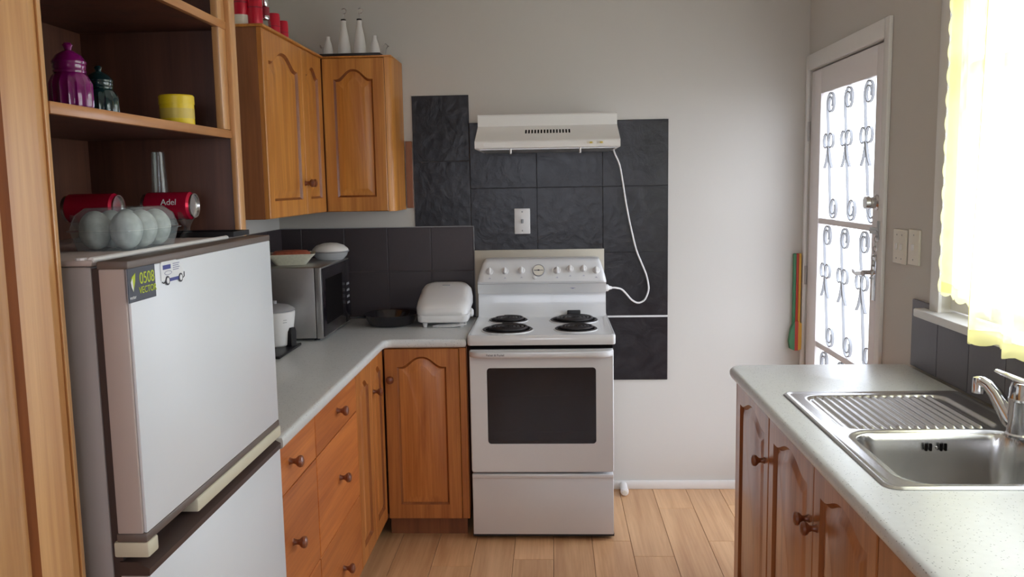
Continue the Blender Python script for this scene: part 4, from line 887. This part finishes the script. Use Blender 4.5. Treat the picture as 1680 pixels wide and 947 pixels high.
for x, dy in ((D0+0.002, 0.0), (D0+0.020, 0.022), (D0+0.05, 0.040), (D0+0.09, 0.044), (D1-0.09, 0.044), (D1-0.05, 0.040), (D1-0.020, 0.022), (D1-0.002, 0.0)):
    yo = SYF-dy
    L.append([(x, yo-0.004, 0.826), (x, yo-0.006, 0.834), (x, yo-0.004, 0.846), (x, yo+0.004, 0.850), (x, min(yo+0.016, SYF+0.004), 0.848), (x, min(yo+0.016, SYF+0.004), 0.824), (x, yo+0.004, 0.821)])
b.loft(L); hd = mk('handle', b, 'enamel_warm', od, smooth=45)
text('maker_print', 'Fisher & Paykel', 0.0125, face_ny(-0.247, SYF-0.0502, 0.8375), 'ink', hd, 0.0003)
# storage drawer
b = B(); b.box(SX0+0.003, SX1-0.003, SYF+0.002, SYF+0.054, 0.026, 0.300, 0.004); dd = mk('storage_drawer', b, 'enamel_warm', t)
b = B(); b.box(SX0+0.003, SX1-0.003, SYF-0.004, SYF+0.006, 0.282, 0.3005, 0.004); mk('drawer_lip', b, 'enamel_warm', dd)

# ------------------------------------------------------------------ range hood, socket, cord
HX0, HX1 = -0.331, 0.297
t = thing('range_hood', 'white slimline range hood on the black tiles above the cooker', 'range hood', (-0.017, 4.04, 1.705))
YT = YB-0.0115
prof = [(YT, 1.708), (3.79, 1.708), (3.781, 1.712), (3.778, 1.735), (3.783, 1.741), (3.955, 1.808), (3.966, 1.815), (3.970, 1.862), (3.976, 1.868), (YT, 1.868)]
b = B(); b.loft([[(x, y, z) for y, z in prof] for x in (HX0, HX1)]); body = mk('canopy', b, 'hood', t, smooth=25)
b = B(); b.box(HX0+0.02, HX1-0.02, 3.80, YT-0.03, 1.7035, 1.708); mk('grease_filter', b, 'steel_dull', t, smooth=0)
sv = Vector((0, 0.172, 0.067)).normalized(); nv = Vector((0, -sv.z, sv.y))
for i in range(15):
    x = -0.111+0.0137*i
    b = B(frame((x, 3.862, 1.7725), (1, 0, 0), tuple(sv), tuple(nv))); b.box(-0.0035, 0.0035, 0.012, 0.058, -0.002, 0.0006); mk('vent_slot', b, 'void', body, smooth=0)  # near-black colour gives these raised boxes the shade of recessed slots
for x in (0.168, 0.212):
    b = B(); b.box(x-0.014, x+0.014, 3.7755, 3.782, 1.7215, 1.733, 0.001); sw = mk('slide_switch', b, 'cream_plastic', t)
    b = B(); b.box(x-0.003, x+0.009, 3.772, 3.776, 1.7235, 1.731, 0.001); mk('slider', b, 'yellow_pale', sw)
for x in (-0.176, 0.125):
    b = B(); b.tube([(x, 3.80, 1.708), (x, 3.798, 1.695), (x, 3.796, 1.686)], 0.006, 8, sec=[(math.cos(a)*0.7, math.sin(a)*1.3) for a in [2*PI*i/10 for i in range(10)]]); mk('clip', b, 'plastic', t)
b = B(); b.lathe([(0.010, 0), (0.010, 0.006)], (-0.284, 3.783, 1.726), (Vector((1, 0, 0)), Vector((0, 0, 1)), Vector((0, -1, 0))), 14); mk('knob', b, 'hood', t)
YC = YB-0.016
pts = [(0.288, 4.10, 1.712), (0.305, 4.22, 1.69), (0.331, YC, 1.64), (0.347, YC, 1.552), (0.361, YC, 1.46), (0.377, YC, 1.374), (0.393, YC, 1.30), (0.412, YC, 1.224), (0.437, YC, 1.16), (0.460, YC, 1.103), (0.471, YC, 1.055), (0.472, YC, 1.02), (0.457, YC, 0.980), (0.436, YC, 0.963), (0.412, YC-0.004, 0.962), (0.385, YC-0.012, 0.980), (0.360, YC-0.03, 1.010), (0.335, YC-0.05, 1.035), (0.305, 4.21, 1.044), (0.289, 4.205, 1.045)]
P2 = []
for i in range(len(pts)-1):
    p0, p1, p2, p3 = [Vector(pts[max(0, min(len(pts)-1, k))]) for k in (i-1, i, i+1, i+2)]
    for s_ in (0, 0.33, 0.66):
        P2.append(0.5*((2*p1)+(p2-p0)*s_+(2*p0-5*p1+4*p2-p3)*s_**2+(3*p1-p0-3*p2+p3)*s_**3))
P2.append(Vector(pts[-1]))
b = B(); b.tube(P2, 0.0046, 8); mk('power_cord', b, 'plastic', t)
t = thing('wall_socket', 'white wall switch plate on the black tiles between hood and cooker', 'wall switch', (-0.147, YB, 1.310))
b = B(); b.box(-0.185, -0.108, YB-0.021, YB-0.0105, 1.310, 1.435, 0.003); mk('plate', b, 'plastic', t)
b = B(); b.box(-0.153, -0.140, YB-0.026, YB-0.021, 1.362, 1.383, 0.002); mk('rocker', b, 'grey_plastic', t)
for z in (1.326, 1.419):
    b = B(); b.lathe([(0.004, 0), (0.003, 0.001)], (-0.1465, YB-0.021, z), (Vector((1, 0, 0)), Vector((0, 0, 1)), Vector((0, -1, 0))), 10); mk('screw', b, 'grey_plastic', t)

# ------------------------------------------------------------------ paddle in the corner, door stop
t = thing('striped_paddle', 'long striped green, red and yellow paddle hanging beside the door casing', 'paddle', (1.20, YB-0.02, 0.72))
for i, (mt, xa, xb) in enumerate((('green', 1.176, 1.189), ('red_paint', 1.189, 1.201), ('yellow_paint', 1.201, 1.213))):
    b = B(); b.box(xa, xb, YB-0.026, YB-0.006, 0.845, 1.195, 0.003); mk('handle_strip', b, mt, t)
for mt, P_ in (('green', [(1.184, 0.860), (1.168, 0.82), (1.160, 0.76), (1.166, 0.725), (1.186, 0.716), (1.186, 0.860)]), ('red_paint', [(1.186, 0.862), (1.186, 0.716), (1.202, 0.716), (1.202, 0.862)]), ('yellow_paint', [(1.202, 0.862), (1.202, 0.716), (1.217, 0.722), (1.2185, 0.76), (1.2185, 0.85)])):
    b = B(); b.loft([[(p[0], y, p[1]) for p in P_] for y in (YB-0.034, YB-0.002)]); mk('blade_strip', b, mt, t, smooth=0)
t = thing('door_stop', 'white barrel door stop on the baseboard right of cooker', 'door stop', (0.352, YB-0.05, 0))
AX = (Vector((1, 0, 0)), Vector((0, 0.25, 0.97)), Vector((0.04, -0.97, 0.25)))
b = B(); b.lathe([(0.020, 0), (0.019, 0.06), (0.021, 0.085), (0.019, 0.10), (0.010, 0.104)], (0.346, YB-0.016, 0.023), (Vector((1, 0, 0)), Vector((0, 0, 1)), Vector((0, -1, 0))), 20); mk('barrel', b, 'plastic', t)
b = B(); b.lathe([(0.012, 0), (0.011, 0.004), (0.004, 0.005)], (0.346, YB-0.120, 0.023), (Vector((1, 0, 0)), Vector((0, 0, 1)), Vector((0, -1, 0))), 16); mk('rubber_tip', b, 'cream_plastic', t)

# ------------------------------------------------------------------ right cabinets, worktop, sink
RX = 0.655
def right_unit(name, label, y0, y1):
    t = thing(name, label, 'cabinet', (0.94, (y0+y1)/2, 0))
    mk('carcass', carcass(B(), RX, XR-0.004, y0, y1, 0.10, 0.876, '-x'), 'wood_side', t, smooth=0)
    b = B(); b.box(RX+0.05, RX+0.065, y0, y1, 0, 0.10); mk('kickboard', b, 'wood_side', t, smooth=0)
    return t
RH = 0.760
t = right_unit('sink_run_cabinet', 'honey wood base cabinet with one arched door at the open end of sink run', 2.528, 2.975)
b = B(); b.box(RX-0.019, XR-0.004, 2.9755, 2.990, 0.0, 0.876, 0.002); mk('end_panel', b, 'wood_right', t)
panel_door(t, face_nx(RX, 2.972, 0.105), 0.440, RH, (0.395, 0.605), rise=0.035, stile=0.05, top=0.035, mat='wood_right')
t = right_unit('sink_cabinet', 'honey wood base cabinet with paired arched doors directly under the sink', 1.668, 2.526)
panel_door(t, face_nx(RX, 2.523, 0.105), 0.436, RH, (0.405, 0.605), rise=0.035, stile=0.05, top=0.035, mat='wood_right')
panel_door(t, face_nx(RX, 2.083, 0.105), 0.412, RH, (0.028, 0.605), rise=0.035, stile=0.05, top=0.035, mat='wood_right')
t = right_unit('sink_run_cabinet', 'honey wood base cabinet nearest the camera on sink run', 0.80, 1.666)
panel_door(t, face_nx(RX, 1.663, 0.105), 0.430, RH, (0.405, 0.605), rise=0.035, stile=0.05, top=0.035, mat='wood_right')
panel_door(t, face_nx(RX, 1.230, 0.105), 0.427, RH, (0.028, 0.605), rise=0.035, stile=0.05, top=0.035, mat='wood_right')
poly = [(0.606, 0.35), (XR-0.011, 0.35), (XR-0.011, 3.012), (0.660, 3.012), (0.638, 3.008), (0.618, 2.992), (0.608, 2.970), (0.606, 2.950)]
hole = [(p[0], p[1]) for p in rrect(0.49, 0.80, 0.03, 3, 0.945, 2.176)]
slab('sink_worktop', poly, hole, 0.8775, 0.915, 'counter', 'speckled pale grey worktop holding the sink under the window', 'worktop', 0.016)
# sink pressed from one sheet
KX0, KX1, KY0, KY1 = 0.684, 1.208, 1.757, 2.595
def sd_rr(x, y, cx, cy, hx, hy, r):
    qx = abs(x-cx)-hx+r; qy = abs(y-cy)-hy+r
    return math.hypot(max(qx, 0), max(qy, 0))+min(max(qx, qy), 0)-r
def sst(a, b_, x):
    q = max(0, min(1, (x-a)/(b_-a))); return q*q*(3-2*q)
def sink_z(x, y):
    e = -sd_rr(x, y, (KX0+KX1)/2, (KY0+KY1)/2, (KX1-KX0)/2, (KY1-KY0)/2, 0.035)    # distance inwards from the edge
    z = 0.9160+0.0045*sst(0, 0.006, e)-0.0028*sst(0.010, 0.020, e)
    # drainer
    d = -sd_rr(x, y, 0.940, 2.375, 0.205, 0.180, 0.05)
    if d > 0:
        m = sst(0, 0.014, d); z -= 0.008*m
        z += 0.0062*sst(0.012, 0.03, -sd_rr(x, y, 0.940, 2.385, 0.200, 0.180, 0.04))*(0.5+0.5*math.cos(2*PI*(x-0.940)/0.0232))**1.4
    bo = -sd_rr(x, y, 0.948, 1.985, 0.198, 0.182, 0.06)
    z -= 0.004*sst(-0.022, -0.008, bo)
    if bo > -0.006: z -= 0.150*sst(-0.004, 0.022, bo)+0.006*sst(0.02, 0.18, bo)
    return z
t = thing('sink', 'stainless steel sink with ribbed drainer and deep bowl', 'sink', (0.946, 2.176, 0.915))
NX, NY = 132, 196
b = B()
R_ = []
for i in range(NX):
    row = []
    for j in range(NY):
        x = KX0+(KX1-KX0)*i/(NX-1); y = KY0+(KY1-KY0)*j/(NY-1)
        e = sd_rr(x, y, (KX0+KX1)/2, (KY0+KY1)/2, (KX1-KX0)/2, (KY1-KY0)/2, 0.035)
        if e > 0:   # pull the corner points onto the rounded outline
            cx = max(KX0+0.035, min(KX1-0.035, x)); cy = max(KY0+0.035, min(KY1-0.035, y)); dx, dy = x-cx, y-cy; k = 0.035/math.hypot(dx, dy); x, y = cx+dx*k, cy+dy*k
        row.append(b.v((x, y, sink_z(x, y))))
    R_.append(row)
for i in range(NX-1):
    for j in range(NY-1): b.f([R_[i][j], R_[i+1][j], R_[i+1][j+1], R_[i][j+1]])
bmesh.ops.dissolve_degenerate(b.bm, dist=1e-5, edges=b.bm.edges[:])
mk('basin', b, 'steel', t, smooth=80)
for dx in (-0.024, -0.013, 0.013, 0.024):
    b = B(); b.box(0.955+dx-0.003, 0.955+dx+0.003, 2.150, 2.157, 0.873, 0.892, 0.001, 1); mk('overflow_slot', b, 'void', t, smooth=0)
b = B(); b.lathe([(0.004, 0), (0.003, 0.002)], (0.955, 2.1495, 0.8825), (Vector((1, 0, 0)), Vector((0, 0, 1)), Vector((0, -1, 0))), 10); mk('overflow_screw', b, 'chrome', t)
b = B(); b.lathe([(0.035, 0.0), (0.033, 0.003), (0.024, 0.001), (0.002, 0.0)], (0.948, 1.985, 0.762), 'z', 24); mk('drain', b, 'chrome', t)
# mixer tap
tx, ty, tz = 1.150, 2.130, 0.9175
t = thing('mixer_tap', 'chrome single-lever mixer tap at the back of the sink', 'tap', (tx, ty, tz))
b = B(); b.lathe([(0.038, 0), (0.038, 0.006), (0.034, 0.010), (0.033, 0.045), (0.032, 0.085), (0.0325, 0.090)], (tx, ty, tz), 'z', 28); mk('body', b, 'chrome', t)
b = B(); b.lathe([(0.0335, 0.090), (0.0335, 0.095), (0.032, 0.097), (0.031, 0.120), (0.027, 0.134), (0.004, 0.140)], (tx, ty, tz), 'z', 28); cart = mk('cartridge_cap', b, 'chrome', t)
dv = Vector((-0.55, 0.835, 0)).normalized()
SECT = [(math.cos(a)*0.9, math.sin(a)*1.0) for a in [2*PI*i/14 for i in range(14)]]
sp = [(0.012, 0.024), (0.028, 0.036), (0.050, 0.066), (0.070, 0.094), (0.088, 0.111), (0.102, 0.117), (0.114, 0.117)]
b = B(); b.tube([(tx+dv.x*u, ty+dv.y*u, tz+h) for u, h in sp], [0.025, 0.025, 0.022, 0.0185, 0.0165, 0.0155, 0.015], 14, sec=SECT); spo = mk('spout', b, 'chrome', t, smooth=60)
nx_, ny_ = tx+dv.x*0.113, ty+dv.y*0.113
b = B(); b.lathe([(0.013, 0.086), (0.0155, 0.087), (0.0155, 0.120), (0.014, 0.127), (0.004, 0.130)], (nx_, ny_, tz), 'z', 20); mk('nozzle', b, 'chrome', spo)
b = B(); b.tube([(tx+dv.x*u, ty+dv.y*u, tz+h) for u, h in ((-0.022, 0.133), (0.015, 0.140), (0.045, 0.147), (0.070, 0.153))], [0.021, 0.019, 0.014, 0.010], 10, sec=[(math.cos(a)*0.4, math.sin(a)*1.0) for a in [2*PI*i/12 for i in range(12)]]); mk('lever', b, 'chrome', cart, smooth=60)

# ------------------------------------------------------------------ curtains
def scal(s_, pitch=0.05, amp=0.010): return amp*abs(math.sin(PI*s_/pitch))
def curtain(name, label, y0, y1, xf, hem, top, edge_scallop):
    t = thing(name, label, 'curtain', (XR-0.06, (y0+y1)/2, hem(y1)), 'yellow curtains at the sink window')
    nu, nv = 150, 40
    def fn(u, v):
        y = y0+(y1-y0)*u; z0 = hem(y); z = z0+0.03+(top-z0-0.03)*v
        return (xf(y, z), y, z)
    b = B(); b.grid(nu, nv, fn); mk('cloth', b, 'curtain', t, smooth=180)
    def fh(u, v):
        y = y0+(y1-y0)*u; z0 = hem(y); z = z0-scal(y)*(1-v)+0.032*v
        return (xf(y, z)-0.0015, y, z)
    b = B(); b.grid(220, 4, fh); mk('scalloped_hem', b, 'hem', t, smooth=180)
    if edge_scallop:
        def fe(u, v):
            z = hem(y1)+(top-hem(y1))*v; y = y1-0.045+u*(0.045+scal(z, 0.070, 0.022))
            return (xf(min(y, y1), z)-0.002, y, z)
        b = B(); b.grid(6, 260, fe); mk('scalloped_edge', b, 'hem', t, smooth=180)
    return t
curtain('window_curtain', 'sheer yellow curtain drawn flat at the door end of the window', 2.38, 2.690, lambda y, z: XR-0.040+0.006*math.sin(y*60), lambda y: 1.205-0.10*(2.69-y), 2.20, True)
def xf2(y, z):
    k = 0.5+0.5*max(0, min(1, (2.2-z)/1.0))
    return XR-0.085+k*(0.022*math.sin(y*34)+0.012*math.sin(y*71+1.3))
curtain('window_curtain', 'sheer yellow curtain hanging in folds beside the mixer tap', 0.70, 2.405, xf2, lambda y: 1.105+0.012*math.sin(y*9), 2.20, True)
b = B(); b.lathe([(0.008, 0), (0.008, 2.16)], (XR-0.055, 0.64, 2.215), 'y', 12); tag(mk('curtain_rod', b, 'trim'), 'white curtain rod above the sink window', 'curtain rod')
